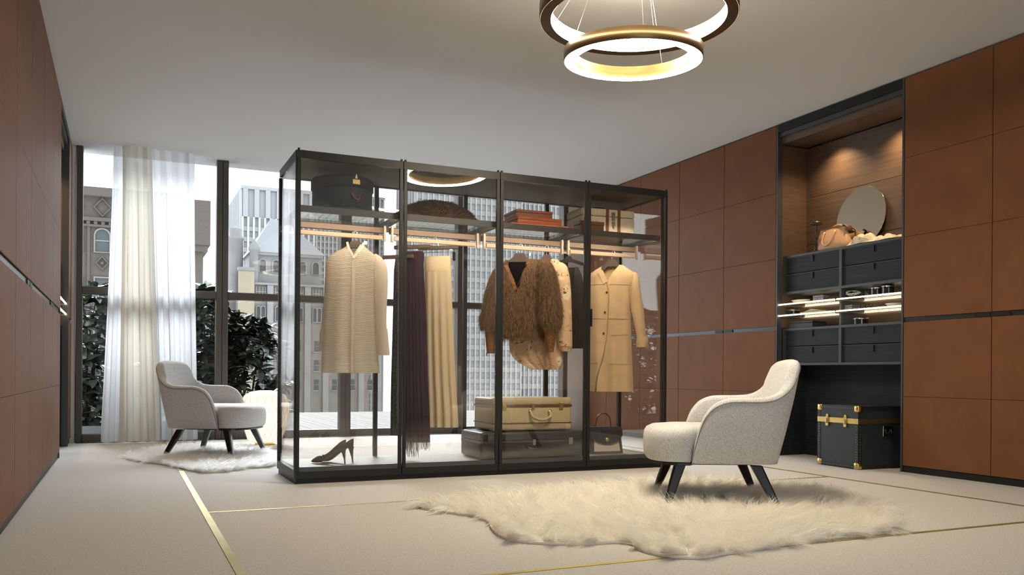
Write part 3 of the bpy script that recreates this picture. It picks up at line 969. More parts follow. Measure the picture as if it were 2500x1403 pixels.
# ---- ivory pleated tunic shirt
f = Frame(868, -16)
hanger(f, 'dark wooden hanger inside the ivory pleated tunic', (868, 588), (.045, .05), .15, .085)
r = f.root('tunic_shirt', 'ivory pleated tunic shirt with a band collar in the glass case', 'shirt', 'garments on the rail')
g_ = garment(f, [(598, 848, 889, .05, 866, 14), (606, 838, 897, .06, 865, 10), (620, 812, 914, .075, 863, 4), (637, 797, 924, .085, 862, 0), (680, 794, 920, .095, 862, 0), (760, 791, 920, .105, 862, 0), (850, 787, 922, .11, 861, 0), (900, 784, 926, .11, 861, 0), (910, 784, 927, .11, 861, 0)], 3, .012)
g_.build('body', MT['ivory'], r)
for nm, pts, cuff in (('sleeve', [(806, 810, 628, .008, .0), (798, 814, 638, .03, .0), (793, 812, 680, .045, .02), (788, 806, 760, .045, .03), (781, 802, 812, .045, .03)], [(780, 803, 808, .05, .03), (778, 802, 857, .055, .03)]),
                      ('sleeve', [(914, 919, 620, .008, -.01), (910, 932, 629, .03, -.01), (912, 944, 650, .05, -.02), (914, 947, 690, .055, -.03), (916, 944, 760, .05, -.04), (918, 944, 806, .045, -.04)], [(917, 946, 802, .05, -.04), (919, 949, 835, .055, -.04), (921, 952, 867, .058, -.04)])):
    s = sleeve(f, pts).build(nm, MT['ivoryplain'], r)
    sleeve(f, cuff).build('cuff', MT['ivoryplain'], s)
ribbon(f, [(848, 592), (851, 606), (860, 622), (866, 636)], .017, [-.035, -.055, -.08, -.092]).build('collar', MT['ivoryplain'], r)
ribbon(f, [(888, 594), (884, 608), (874, 620), (864, 634)], .017, [-.035, -.055, -.08, -.096]).build('collar', MT['ivoryplain'], r)
ribbon(f, [(865, 634), (864, 700), (863, 780), (862, 860), (862, 908)], .026, g_.surf, .004).build('placket', MT['ivoryplain'], r)
for y in (660, 700, 742, 786, 830, 872):
    u, z = f(864, y)
    MB().lathe([(.0055, 0), (.0055, .002)], 10).xf(Matrix.Translation((u, g_.surf(u, z)-.003, z)) @ Matrix.Rotation(PI/2, 4, 'X')).build('button', MT['ivoryplain'], r)

# ---- aubergine and navy long pieces
fN = Frame(972, -42)
hanger(fN, 'dark bar hanger holding the navy dotted gown', (972, 622), (.04, .04), .13, .0, bar=True)
r = fN.root('evening_gown', 'long navy dotted gown hanging behind the aubergine skirt', 'dress', 'garments on the rail')
garment(fN, [(632, 966, 984, .03), (660, 963, 986, .04), (800, 960, 988, .05), (950, 956, 990, .055), (1062, 955, 990, .055)], 5, .012).build('body', MT['navy'], r)
fP = Frame(1003, -40)
hanger(fP, 'dark bar hanger holding the aubergine skirt', (1006, 598), (.04, .04), .15, .0, bar=True)
r = fP.root('pleated_skirt', 'long aubergine skirt with a fringed hem', 'skirt', 'garments on the rail')
garment(fP, [(614, 984, 1033, .03), (640, 984, 1034, .035), (760, 984, 1040, .05), (900, 985, 1044, .055), (1078, 986, 1050, .055)], 7, .014, ph=.4).build('body', MT['aubergine'], r)
a, z = fP(986, 1074); b, _ = fP(1050, 1074)
fm = MB()
for k in range(46):
    x = a+(b-a)*(k+.5)/46; y = -.045*math.sin(PI*(k+.5)/46); l = random.uniform(.10, .135)*(1 if k < 30 else .6)
    fm.tube([(x, y, z+.01), (x+random.uniform(-.004, .004), y, z-l*.5), (x+random.uniform(-.008, .008), y, z-l)], [.0024, .0022, .001], 4)
tag(fm.build('fringe', MT['aubergine'], r), kind='stuff')

# ---- champagne trousers
fT = Frame(1063, -38)
_, cxh, zth = hanger(fT, 'dark clip hanger holding the champagne trousers', (1070, 600), (.04, .04), .165, .0, bar=True)
hb = _
for s in (-1, 1):
    m = MB().box(cxh+s*.13-.008, -.016, zth-.12, cxh+s*.13+.008, .016, zth-.05, bev=.003)
    m.tube([(cxh+s*.13, 0, zth-.03), (cxh+s*.13, 0, zth-.06)], .0025, 6)
    m.build('clip', MT['blackleg'], hb)
MB().tube([(cxh-.13, 0, zth-.052), (cxh+.13, 0, zth-.052)], .0025, 6).build('clip_bar', MT['chrome'], hb)
r = fT.root('wide_trousers', 'champagne wide leg trousers clipped to a bar hanger', 'trousers', 'garments on the rail')
garment(fT, [(640, 1037, 1100, .034), (662, 1037, 1101, .04), (760, 1038, 1105, .055), (900, 1041, 1111, .06), (1042, 1045, 1119, .06)], 4, .02, ph=1.2, twist=.4).build('legs', MT['champagne'], r)
garment(fT, [(626, 1037, 1101, .030), (645, 1036, 1101, .037), (662, 1036, 1102, .043)], 0, 0, 6).build('waistband', MT['champagne'], r)

# ---- fur jacket
f = Frame(1272, -30)
hanger(f, 'broad wooden hanger inside the brown fur jacket', (1269, 618), (.055, .07), .16, .06)
r = f.root('fur_jacket', 'brown fur jacket with snakeskin leather cuffs', 'jacket', 'garments on the rail')
body = garment(f, [(634, 1236, 1318, .06, 1263, 25), (646, 1222, 1338, .08, 1263, 23), (664, 1212, 1348, .10, 1263, 17), (700, 1214, 1344, .115, 1263, 4), (712, 1216, 1343, .115, 1263, .5), (760, 1220, 1338, .12, 1262, .5), (810, 1222, 1332, .12, 1262, .8), (826, 1226, 1326, .11, 1262, 1.5)], 0, 0, 30, 12)
bo = body.build('body', MT['furskin'], r)
P_, N_ = sample_mb(body, 46000)
ctr = np.array([f(1268, 720)[0], 0.]); 
out = np.sign(np.sum((P_[:, :2]-ctr)*N_[:, :2], axis=1))[:, None]; out[out == 0] = 1
strands('fur', P_, N_*out, np.tile([0, 0, -1.], (len(P_), 1)), .036*RNG.uniform(.6, 1.3, len(P_)), .00075, MT['fur'], bo, .38, .022, .5, .95, .32, .22)
for pts, cuffp, side, zipx in (([(1212, 1236, 645, .05, .02), (1192, 1232, 690, .075, .04), (1180, 1226, 740, .08, .04), (1172, 1222, 780, .075, .04), (1176, 1214, 802, .05, .04)], [(1182, 1210, 798, .045, .04), (1184, 1208, 830, .04, .04), (1187, 1207, 862, .04, .04)], -1, 1188),
                               ([(1310, 1342, 636, .06, -.03), (1316, 1356, 670, .09, -.08), (1320, 1366, 720, .10, -.11), (1321, 1372, 770, .10, -.12), (1328, 1366, 802, .065, -.12)], [(1327, 1364, 796, .055, -.12), (1333, 1358, 830, .045, -.12), (1337, 1353, 860, .035, -.12)], 1, 1344)):
    s = sleeve(f, pts); so = s.build('sleeve', MT['furskin'], r)
    P_, N_ = sample_mb(s, 20000)
    cc = np.array([np.mean(P_[:, 0]), np.mean(P_[:, 1])]); o_ = np.sign(np.sum((P_[:, :2]-cc)*N_[:, :2], axis=1))[:, None]; o_[o_ == 0] = 1
    strands('fur', P_, N_*o_, np.tile([0, 0, -1.], (len(P_), 1)), .036*RNG.uniform(.6, 1.3, len(P_)), .00075, MT['fur'], so, .38, .022, .6, .9, .32, .24)
    cf = sleeve(f, cuffp); co = cf.build('cuff', MT['snake'], so)
    u, z = f(zipx, cuffp[-1][2]-2); y = cuffp[-1][4]-.03
    MB().box(u-.004, y-.004, z-.03, u+.004, y, z, bev=.001).build('zip_pull', MT['chrome'], co)
ribbon(f, [(1238, 650), (1247, 672), (1256, 692), (1263, 712)], .03, [-.085, -.10, -.118, -.125]).build('lapel', MT['snake'], r)
ribbon(f, [(1288, 648), (1280, 672), (1272, 692), (1264, 712)], .012, [-.085, -.10, -.118, -.125]).build('lapel', MT['lining'], r)
garment(f, [(640, 1240, 1310, .03), (690, 1235, 1320, .05), (790, 1235, 1320, .05)], 0, 0, 8, 8).build('lining', MT['lining'], r)

# ---- printed blouse
f = Frame(1335, -30)
hanger(f, 'wooden hanger inside the printed blouse', (1335, 622), (.04, .05), .13, .09)
r = f.root('printed_blouse', 'peach blouse with dark brush print behind the fur jacket', 'blouse', 'garments on the rail')
garment(f, [(634, 1318, 1362, .05, 1335, 12), (648, 1290, 1378, .06, 1334, 5), (670, 1262, 1384, .07), (760, 1250, 1382, .08), (830, 1243, 1378, .085), (862, 1246, 1375, .085), (884, 1264, 1374, .08), (902, 1295, 1366, .06)], 5, .02).build('body', MT['print_'], r)
s = sleeve(f, [(1368, 1373, 641, .008, -.01), (1356, 1386, 654, .04, -.02), (1356, 1394, 700, .055, -.05), (1358, 1397, 780, .06, -.06), (1362, 1398, 846, .06, -.06)]).build('sleeve', MT['print_'], r)
sleeve(f, [(1364, 1398, 846, .055, -.06), (1370, 1394, 858, .045, -.06)]).build('cuff', MT['print_'], s)
s = sleeve(f, [(1262, 1290, 655, .04, 0), (1250, 1285, 740, .05, .02), (1244, 1278, 846, .05, .02)]).build('sleeve', MT['print_'], r)

# ---- black sleeveless top
f = Frame(1388, -30)
hanger(f, 'black hanger with an open slot in the black top', (1388, 626), (.03, .045), .17, .05, MT['blackleg'])
r = f.root('sleeveless_top', 'black sleeveless top between the blouse and the camel coat', 'top', 'garments on the rail')
garment(f, [(652, 1376, 1412, .03, 1392, 12), (670, 1374, 1420, .05, 1394, 8), (700, 1376, 1426, .055), (780, 1378, 1428, .06), (850, 1376, 1430, .06)], 4, .01).build('body', MT['blackcloth'], r)

# ---- camel coat
f = Frame(1498, -42)
hanger(f, 'dark wooden hanger inside the camel coat', (1494, 634), (.05, .055), .15, .075)
r = f.root('camel_coat', 'long camel wool coat with horn buttons and a turned back cuff', 'coat', 'garments on the rail')
g_ = garment(f, [(648, 1470, 1521, .05, 1492, 22), (656, 1456, 1534, .065, 1490, 19), (668, 1440, 1550, .085, 1488, 12), (684, 1436, 1556, .095, 1486, 5), (700, 1434, 1548, .10, 1488, .3), (760, 1434, 1541, .11, 1490, .3), (800, 1434, 1541, .11, 1489, .3), (870, 1433, 1543, .12, 1480, .3), (920, 1433, 1545, .12, 1466, 1.2), (955, 1434, 1546, .12, 1460, 3)], 3, .016)
g_.build('body', MT['camel'], r)
s = sleeve(f, [(1546, 1552, 664, .008, 0), (1541, 1560, 676, .045, 0), (1540, 1565, 710, .06, -.02), (1541, 1572, 750, .06, -.03), (1550, 1577, 790, .055, -.05), (1558, 1581, 828, .05, -.06)]).build('sleeve', MT['camel'], r)
sleeve(f, [(1558, 1585, 822, .055, -.06), (1556, 1585, 836, .06, -.06), (1557, 1583, 848, .058, -.06)]).build('turned_cuff', MT['camel'], s)
s = sleeve(f, [(1436, 1458, 672, .05, 0), (1428, 1452, 740, .055, .03), (1424, 1446, 830, .05, .04)]).build('sleeve', MT['camel'], r)
for px in ([(1437, 697), (1483, 697)], [(1494, 697), (1546, 697)], [(1436, 779), (1484, 780)], [(1492, 780), (1541, 780)], [(1494, 889), (1543, 890)], [(1436, 887), (1466, 887)], [(1538, 700), (1541, 775)], [(1497, 820), (1541, 818)]):
    ribbon(f, px, .004, g_.surf, .003).build('seam', MT['cameldark'], r)
ribbon(f, [(1486, 692), (1492, 720), (1490, 780), (1486, 830), (1476, 880), (1465, 920), (1459, 953)], .007, g_.surf, .005).build('front_edge', MT['cameldark'], r)
ribbon(f, [(1470, 664), (1476, 676), (1485, 692)], .045, lambda u, z: g_.surf(u, z)-.004, .005).build('lapel', MT['camel'], r)
for x, y in ((1487, 716), (1483, 764), (1480, 815)):
    u, z = f(x, y)
    MB().lathe([(.009, 0), (.009, .003), (.005, .004)], 12).xf(Matrix.Translation((u, g_.surf(u, z)-.006, z)) @ Matrix.Rotation(PI/2, 4, 'X')).build('button', MT['horn'], r)

# ================================================================ shelf pieces in the case
SZ = 1.950
MT.update(
    hatblack=pm('blue_black_leather', (.026, .030, .040), .6, spec=.25, var=.1, bump=.1, bs=150),
    rust=pm('rust_leather', (.36, .105, .045), .5, var=.1, vs_=5, bump=.1, bs=200),
    rustdark=pm('dark_rust_leather', (.22, .065, .04), .5, var=.1, vs_=5),
    canvas=pm('beige_canvas', (.50, .44, .34), .75, var=.08, vs_=30, bump=.2, bs=300),
    brown=pm('brown_leather', (.12, .055, .03), .45),
    tan=pm('tan_leather', (.60, .36, .20), .4, var=.08, vs_=6, bump=.08, bs=120),
    beigehide=pm('parchment_leather', (.46, .38, .235), .45, var=.08, vs_=5, bump=.06, bs=90),
    blackhide=pm('black_leather', (.018, .018, .020), .42, var=.15, vs_=12, bump=.1, bs=160),
    steel=pm('worn_steel', (.55, .52, .47), .35, 1),
    patent=pm('black_patent', (.012, .012, .013), .15, coat=.5),
    nude=pm('nude_insole', (.42, .30, .2), .6),
)
h = thing('hat_box', 'round blue-black leather hat box on the case shelf', 'hat box', (1.49, 6.385, SZ))
MB().lathe([(.205, 0), (.222, .012), (.222, .19), (.220, .195)], 48).build('drum', MT['hatblack'], h)
MB().lathe([(.222, .18), (.231, .182), (.231, .252), (.222, .263), (.10, .268), (.001, .268)], 48).build('lid', MT['hatblack'], h)
MB().lathe([(.223, .012), (.228, .012), (.228, .03), (.223, .03)], 48).build('base_band', MT['blackhide'], h)
a = math.radians(-78)
def on_drum(m, r0, z, an): return m.xf(Matrix.Rotation(an, 4, 'Z') @ Matrix.Translation((r0, 0, z)))
on_drum(MB().box(0, -.03, -.018, .006, .03, .018, bev=.002), .2305, .215, a).build('lock_plate', MT['oldbrass'], h)
on_drum(MB().prism([(-.011, -.012), (.011, -.012), (0, .022)], 0, .006, 'x'), .2305, .252, a).build('hasp', MT['oldbrass'], h)
on_drum(MB().box(0, -.035, -.06, .004, .035, .012, bev=.001), .2225, .13, a).build('handle_patch', MT['hatblack'], h)
on_drum(MB().tube([(.004, -.035, .0), (.02, -.02, -.035), (.022, 0, -.045), (.02, .02, -.035), (.004, .035, .0)], .005, 8), .224, .13, a).build('handle', MT['rustdark'], h)

st = thing('fur_stole', 'dark grey-brown fur stole heaped on the case shelf', 'stole', (2.235, 6.40, SZ))
prof = [(.315, .001), (.325, .03), (.29, .075), (.22, .125), (.13, .16), (.03, .175), (.001, .176)]
fb = MB().lathe(prof, 40, sx=1, sy=.78); fb.build('pelt', MT['furskin'], st)
P_, N_ = sample_mb(fb, 16000)
o_ = np.sign(np.sum((P_-np.array([0, 0, .04]))*N_, axis=1))[:, None]
dd = P_*np.array([1, 1, 0]); dd /= np.linalg.norm(dd, axis=1)[:, None]+1e-6
k_ = P_[:, 2] > .012; P_, N_, o_, dd = P_[k_], N_[k_], o_[k_], dd[k_]
strands('fur', P_, N_*o_, dd+np.array([0, 0, -.4]), .028*RNG.uniform(.6, 1.2, len(P_)), .0012, MT['greyfur'], st, .4, .03, .6, .7)

def case_box(name, label, cat, loc, sx, sy, sz, rz, mat, lidmat=None, lid=.6):
    t = thing(name, label, cat, loc, rz, 'leather boxes on the case shelf')
    MB().box(-sx/2, -sy/2, 0, sx/2, sy/2, sz*lid, bev=.003).build('tray', mat, t)
    MB().box(-sx/2-.003, -sy/2-.003, sz*lid+.001, sx/2+.003, sy/2+.003, sz, bev=.004).build('lid', lidmat or mat, t)
    return t
case_box('leather_tray', 'flat rust leather tray at the bottom of the box stack', 'tray', (3.06, 6.38, SZ), .50, .36, .03, -.03, MT['rust'], MT['rust'], .5)
case_box('leather_box', 'rust leather box in the middle of the stack', 'box', (3.07, 6.39, SZ+.031), .40, .30, .062, .02, MT['rust'])
case_box('leather_box', 'darker rust leather box on top of the stack', 'box', (3.04, 6.40, SZ+.094), .32, .27, .058, -.05, MT['rustdark'], MT['rustdark'])

def rounded(sx, sy, z0, z1, r, seg=3):
    return MB().box(-sx/2, -sy/2, z0, sx/2, sy/2, z1, bev=r, seg=seg)
v = thing('vanity_case', 'beige canvas vanity case with brown stripes and studs', 'case', (3.745, 6.43, SZ), -.06)
rounded(.50, .30, .001, .16, .012).build('body', MT['canvas'], v)
rounded(.503, .303, .162, .225, .012).build('lid', MT['canvas'], v)
for x in (-.01, .10):
    MB().box(x-.014, -.154, .004, x+.014, -.149, .222).build('stripe', MT['brown'], v)
MB().box(.028, -.157, .13, .064, -.150, .20, bev=.003).build('lock', MT['steel'], v)
MB().prism([(.03, .12), (.062, .12), (.058, .08), (.046, .055), (.034, .08)], -.156, -.150, 'y').build('lock_crest', MT['steel'], v)
MB().tube([(-.10, 0, .222), (-.085, 0, .246), (-.04, 0, .256), (.02, 0, .256), (.065, 0, .246), (.08, 0, .222)], .009, 8).build('handle', MT['blackhide'], v)
sd = MB()
for s in (-1, 1):
    for k in range(16):
        sd.lathe([(.0035, 0), (.002, .002)], 6, (0, 0, 0)).v
        base = len(sd.v)-12
        M_ = Matrix.Translation((s*.238, -.1505, .012+k*.0136)) @ Matrix.Rotation(PI/2, 4, 'X')
        sd.v[base:] = [tuple(M_ @ Vector(p)) for p in sd.v[base:]]
tag(sd.build('studs', MT['steel'], v), kind='stuff')
case_box('jewel_box', 'small dark brown box in front of the striped vanity case', 'box', (3.52, 6.235, SZ), .22, .13, .088, -.03, MT['brown'], MT['brown'], .65)

# ================================================================ luggage, bag and shoes on the case floor
FZ = .104
def suitcase(name, label, loc, rz, sx, sy, sz, lid, mat, trim, hw, corner, handle_front=True):
    t = thing(name, label, 'suitcase', loc, rz)
    rounded(sx, sy, .004, lid-.001, .022).build('shell', mat, t)
    rounded(sx, sy, lid+.001, sz, .022).build('lid', mat, t)
    MB().box(-sx/2-.002, -sy/2-.002, lid-.009, sx/2+.002, sy/2+.002, lid+.009).build('rim', trim, t)
    for k, q in enumerate((-.36, .36)):
        x = q*sx
        l = MB().box(x-.018, -sy/2-.008, lid-.03, x+.018, -sy/2-.001, lid+.025, bev=.002)
        l.build('latch', hw, t)
    MB().box(-.012, -sy/2-.008, lid-.028, .012, -sy/2-.001, lid+.018, bev=.002).build('lock', hw, t)
    if corner:
        for s in (-1, 1):
            for z0, z1 in ((.002, .06), (sz-.06, sz+.002)):
                MB().box(s*(sx/2-.06), -sy/2-.003, z0, s*(sx/2+.003), -sy/2+.06, z1, bev=.016, seg=2).build('corner_cap', corner, t)
    return t
t = suitcase('suitcase', 'black leather suitcase lying at the bottom of the luggage pile', (2.985, 6.36, FZ), -.03, .90, .46, .215, .135, MT['blackhide'], MT['graphite'], MT['steel'], None)
MB().tube([(-.06, -.235, .10), (-.055, -.262, .085), (0, -.268, .078), (.055, -.262, .085), (.06, -.235, .10)], .008, 8).build('handle', MT['blackhide'], t)
t = suitcase('suitcase', 'parchment coloured leather suitcase resting on the black one', (2.985, 6.37, FZ+.216), -.02, .69, .42, .265, .20, MT['beigehide'], MT['brown'], MT['gold'], MT['beigehide'])
MB().box(-.347, -.213, .06, .347, .213, .068).build('rim', MT['brown'], t)
for s in (-1, 1):
    MB().lathe([(.016, 0), (.016, .012), (.008, .016)], 14).xf(Matrix.Translation((.06+s*.085, -.211, .155)) @ Matrix.Rotation(PI/2, 4, 'X')).build('handle_mount', MT['gold'], t)
MB().tube(smooth_pts([(-.025, -.222, .155), (-.02, -.245, .12), (.02, -.252, .098), (.06, -.254, .092), (.10, -.252, .098), (.14, -.245, .12), (.145, -.222, .155)]), .012, 10).build('handle', MT['beigehide'], t)

bgp = on(1480, 1100, Y=6.33)
hb = thing('handbag', 'black and white flap handbag with top handle on the case floor', 'handbag', (3.745, 6.36, FZ), -.05)
def taper(w0, w1, d0, d1, z0, z1, n=6):
    rr = []
    for i in range(n+1):
        t = i/n; w = (w0+(w1-w0)*t)/2; d = (d0+(d1-d0)*t)/2; z = z0+(z1-z0)*t; c = min(w, d)*.35
        rr.append([(-w+c, -d, z), (w-c, -d, z), (w, -d+c, z), (w, d-c, z), (w-c, d, z), (-w+c, d, z), (-w, d-c, z), (-w, -d+c, z)])
    return MB().loft(rr, True, True, True, False)
taper(.335, .30, .15, .07, .001, .225).build('body', MT['blackhide'], hb)
MB().add([(-.125, -.0805, .02), (.125, -.0805, .02), (.115, -.060, .12), (-.115, -.060, .12)], [(0, 1, 2, 3)]).build('front_panel', pm('ivory_leather', (.55, .50, .44), .5), hb)
MB().loft([[(-.15, -.042, .227), (.15, -.042, .227)], [(-.153, -.062, .20), (.153, -.062, .20)], [(-.15, -.072, .15), (.15, -.072, .15)], [(-.10, -.078, .10), (.10, -.078, .10)], [(-.03, -.082, .082), (.04, -.082, .082)]], False).build('flap', MT['hatblack'], hb)
MB().tube(smooth_pts([(-.075, 0, .222), (-.065, 0, .285), (-.04, 0, .325), (0, 0, .338), (.04, 0, .325), (.065, 0, .285), (.075, 0, .222)]), .008, 8, sq=.6).build('handle', MT['blackhide'], hb)
MB().lathe([(.02, 0), (.02, .003), (.012, .005)], 8).xf(Matrix.Translation((0, -.08, .118)) @ Matrix.Rotation(PI/2, 4, 'X')).build('clasp', MT['gold'], hb)

def shoe(label, loc, rz):
    t = thing('high_heel_shoe', label, 'shoe', loc, rz, 'pair of black pumps')
    xs = [-.115, -.105, -.08, -.04, 0, .04, .075, .105, .130, .143]
    zb = [.115, .112, .108, .088, .055, .022, .006, .004, .005, .010]
    wd = [.012, .026, .032, .031, .029, .035, .040, .034, .020, .006]
    zt = [.178, .176, .160, .125, .088, .062, .052, .040, .028, .016]
    rings = []
    for x, b, w, tp in zip(xs, zb, wd, zt):
        r_ = []
        for k in range(13):
            a = PI*(1+k/12)           # left top -> bottom -> right top
            r_.append((x, w*math.cos(a)*(1 if abs(math.cos(a)) < .9 else .96), b+(tp-b)*(1+math.sin(a)) if True else 0))
        rings.append(r_)
    m = MB().loft(rings, False)
    # vamp over the toes
    vr = []
    for x, w, tp, z in ((.055, .037, .058, .064), (.075, .040, .052, .066), (.105, .034, .040, .050), (.130, .020, .028, .032), (.143, .006, .016, .017)):
        vr.append([(x, -w*.96*math.cos(PI*k/8), tp+(z-tp)*math.sin(PI*k/8)) for k in range(9)])
    m.loft(vr, False); m.build('upper', MT['patent'], t)
    ins = [[(x, -w*.8, b+.006), (x, w*.8, b+.006)] for x, b, w in zip(xs, zb, wd)]
    MB().loft(ins, False).build('insole', MT['nude'], t)
    MB().tube([(-.098, 0, .118), (-.100, 0, .09), (-.108, 0, .04), (-.112, 0, 0)], [.024, .016, .007, .005], 10).build('heel', MT['patent'], t)
    return t
for i, (x, y) in enumerate(((1.40, 6.33), (1.475, 6.40))):
    shoe(('black patent stiletto pump standing in front of its twin', 'black patent stiletto pump standing behind its twin')[i], (x, y, FZ), math.radians(150))

# ================================================================ things in the lit niche
NT = 1.931
MT.update(mirror=pm('mirror_glass', (.66, .57, .43), .04, 1.0), cream=pm('cream_ceramic', (.75, .70, .60), .35), turned=pm('turned_ebony', (.03, .018, .012), .35),
          smoke=thin_glass('bowl_glass', (.80, .82, .80), .08), greybox=pm('grey_shagreen', (.16, .16, .17), .5, var=.5, vs_=60),
          olivecloth=pm('olive_suede', (.26, .24, .13), .9, var=.1), shell=pm('tortoiseshell', (.10, .045, .015), .2, var=.6, vs_=40),
          scarf=marks('printed_silk_scarf', (.74, .64, .45), (.10, .05, .05), (.45, .47, .38), 16, .58, rough=.5))
t = thing('round_mirror', 'frameless round mirror leaning in the back of the niche', 'mirror', (6.075, 5.80, NT), 0, rot=(0, math.radians(7), 0))
MB().lathe([(.283, 0), (.285, .002), (.285, .006), (.283, .008)], 72).xf(Matrix.Translation((0, 0, .29)) @ Matrix.Rotation(-PI/2, 4, 'Y')).build('mirror_disc', MT['mirror'], t)
MB().lathe([(.27, 0), (.27, .008)], 48).xf(Matrix.Translation((.010, 0, .29)) @ Matrix.Rotation(-PI/2, 4, 'Y')).build('backing', MT['black'], t)

t = thing('tan_handbag', 'soft tan leather handbag with two handles beside the scarf', 'handbag', (5.965, 5.985, NT), 0)
rr = []
for z, w, d in ((.002, .20, .075), (.02, .215, .085), (.06, .205, .08), (.12, .175, .06), (.17, .158, .035), (.20, .155, .022), (.205, .15, .016)):
    rr.append([(d*math.cos(2*PI*k/28)*abs(math.cos(2*PI*k/28))**-.3 if abs(math.cos(2*PI*k/28)) > .01 else 0, w*math.copysign(abs(math.sin(2*PI*k/28))**.7, math.sin(2*PI*k/28))+.004*math.sin(9*k), z+.006*math.sin(k)) for k in range(28)])
MB().loft(rr, True, True, True).build('body', MT['tan'], t)
MB().tube([(-.02, -.15, .205), (-.02, 0, .211), (-.02, .15, .205)], .006, 6).build('zip_edge', MT['brown'], t)
MB().tube(smooth_pts([(-.045, .065, .165), (-.075, .062, .11), (-.092, .045, .06), (-.096, 0, .04), (-.092, -.045, .06), (-.075, -.062, .11), (-.045, -.065, .165)]), .007, 8).build('handle', MT['tan'], t)
MB().tube(smooth_pts([(.04, .065, .17), (.045, .06, .215), (.05, .03, .238), (.05, -.03, .238), (.045, -.06, .215), (.04, -.065, .17)]), .007, 8).build('handle', MT['tan'], t)
for y in (-.065, .065):
    MB().lathe([(.012, 0), (.012, .004)], 12).xf(Matrix.Translation((-.043, y, .165)) @ Matrix.Rotation(-PI/2, 4, 'Y')).build('handle_ring', MT['gold'], t)
rr = []
for i in range(11):
    u = i/10; an = -.4+2.6*u
    cy_, cz_ = -.150-.035*math.sin(an), .178+.032*math.cos(an)
    rr.append([(-.035, cy_, cz_), (.035, cy_, cz_), (.035, cy_-.006*math.sin(an), cz_+.006*math.cos(an)), (-.035, cy_-.006*math.sin(an), cz_+.006*math.cos(an))])
MB().loft(rr, True, True, True).build('zip_end', MT['brown'], t)

t = thing('hat_stand', 'dark turned wooden hat stand with a mushroom top', 'hat stand', (5.885, 6.12, NT))
MB().lathe([(.034, 0), (.034, .008), (.016, .014), (.012, .02)], 20).build('foot', MT['turned'], t)
pr = [(.011, .0205)]
for k in range(6):
    z = .022+k*.02
    pr += [(.009, z), (.017, z+.006), (.018, z+.010), (.015, z+.014), (.009, z+.018)]
pr += [(.008, .145), (.009, .20), (.012, .246)]
MB().lathe(pr, 16).build('turned_stem', MT['turned'], t)
MB().lathe([(.014, .2465), (.046, .252), (.056, .262), (.048, .276), (.026, .286), (.001, .288)], 24).build('cap', MT['turned'], t)

t = thing('silk_scarf', 'crumpled printed silk scarf spilling along the drawer top', 'scarf', (5.945, 5.47, NT))
rr = []; nu, nv = 72, 28
for i in range(nu+1):
    u = i/nu; y = .27-.57*u
    env = .030+.050*math.exp(-((u-.30)/.17)**2)+.012*math.exp(-((u-.72)/.16)**2)
    env *= min(1, u*9)*min(1, (1-u)*7)
    row = []
    for j in range(nv+1):
        v = j/nv; x = -.10+.19*v+.010*math.sin(u*13+v*4)
        rid = abs(math.sin(u*17+v*3.1))**.7*.5+abs(math.sin(v*6-u*8+1))**.7*.35
        hgt = env*min(1, math.sin(PI*v)*1.8)*(.45+rid)
        row.append((x, y+.010*math.sin(v*9+u*5), .003+max(0, hgt)))
    rr.append(row)
so = MB().loft(rr, False).build('silk', MT['scarf'], t)
rr = []
for i in range(13):
    u = i/12
    rr.append([(-.085-.03*math.sin(PI*u)+.012*v, .20-.20*u, .004+.05*math.sin(PI*u)**.7*(1-v)+.012*math.sin(7*u+3*v)+.012) for v in (0, .33, .66, 1)])
MB().loft(rr, False).build('silk_fold', MT['scarf'], t)

Z1, Z2, Z3 = 1.464, 1.357, 1.2305
def small(name, label, cat, loc, parts, rz=0, group=None):
    t = thing(name, label, cat, loc, rz, group)
    for nm, mb, mt in parts: mb.build(nm, mt, t)
    return t
def yx(px, z, X=5.93):
    return on(px, 720, X=X).y
def jar(label, y, z, r, h, X=5.93):
    small('lidded_jar', label, 'jar', (X, y, z), [('pot', MB().lathe([(r, .001), (r, h*.7)], 28), MT['patent']), ('lid', MB().lathe([(r*1.04, h*.71), (r*1.04, h*.97), (r*.95, h)], 28), MT['patent']), ('band', MB().lathe([(r*1.045, h*.80), (r*1.05, h*.84), (r*1.045, h*.88)], 28), MT['steel'])], 0, 'small things on the lit shelves')
G = 'small things on the lit shelves'
small('oval_dish', 'white oval dish on the upper lit shelf by the wood side', 'dish', (5.93, yx(1955, 1), Z1), [('bowl', MB().lathe([(.03, .001), (.06, .012), (.085, .035), (.088, .038), (.082, .036), (.055, .016), (.001, .01)], 32, sx=.7, sy=1.25), MT['cream']), ('foot', MB().lathe([(.03, 0), (.03, .0009)], 20), MT['cream'])], 0, G)
small('shagreen_box', 'grey shagreen box on the upper lit shelf', 'box', (5.94, yx(2004, 1), Z1), [('tray', MB().box(-.05, -.06, 0, .05, .06, .04, bev=.002), MT['greybox']), ('lid', MB().box(-.051, -.061, .041, .051, .061, .062, bev=.003), MT['greybox'])], .1, G)
def glasses(label, y, z, X=5.92):
    m = MB()
    for s in (-1, 1):
        m.tube([(0, s*.035+.026*math.cos(a), .024+.02*math.sin(a)) for a in [2*PI*k/16 for k in range(16)]], .003, 6, closed=True)
    b = MB().tube([(0, -.012, .03), (0, 0, .034), (0, .012, .03)], .0025, 6)
    l = MB()
    for s in (-1, 1): l.tube([(0, s*.062, .03), (.06, s*.064, .028), (.11, s*.06, .006)], .0025, 6)
    small('eyeglasses', label, 'glasses', (X, y, z), [('rims', m, MT['shell']), ('bridge', b, MT['shell']), ('temples', l, MT['shell'])], .3, G)
glasses('tortoiseshell glasses lying beside the grey shagreen box', yx(2032, 1), Z1)
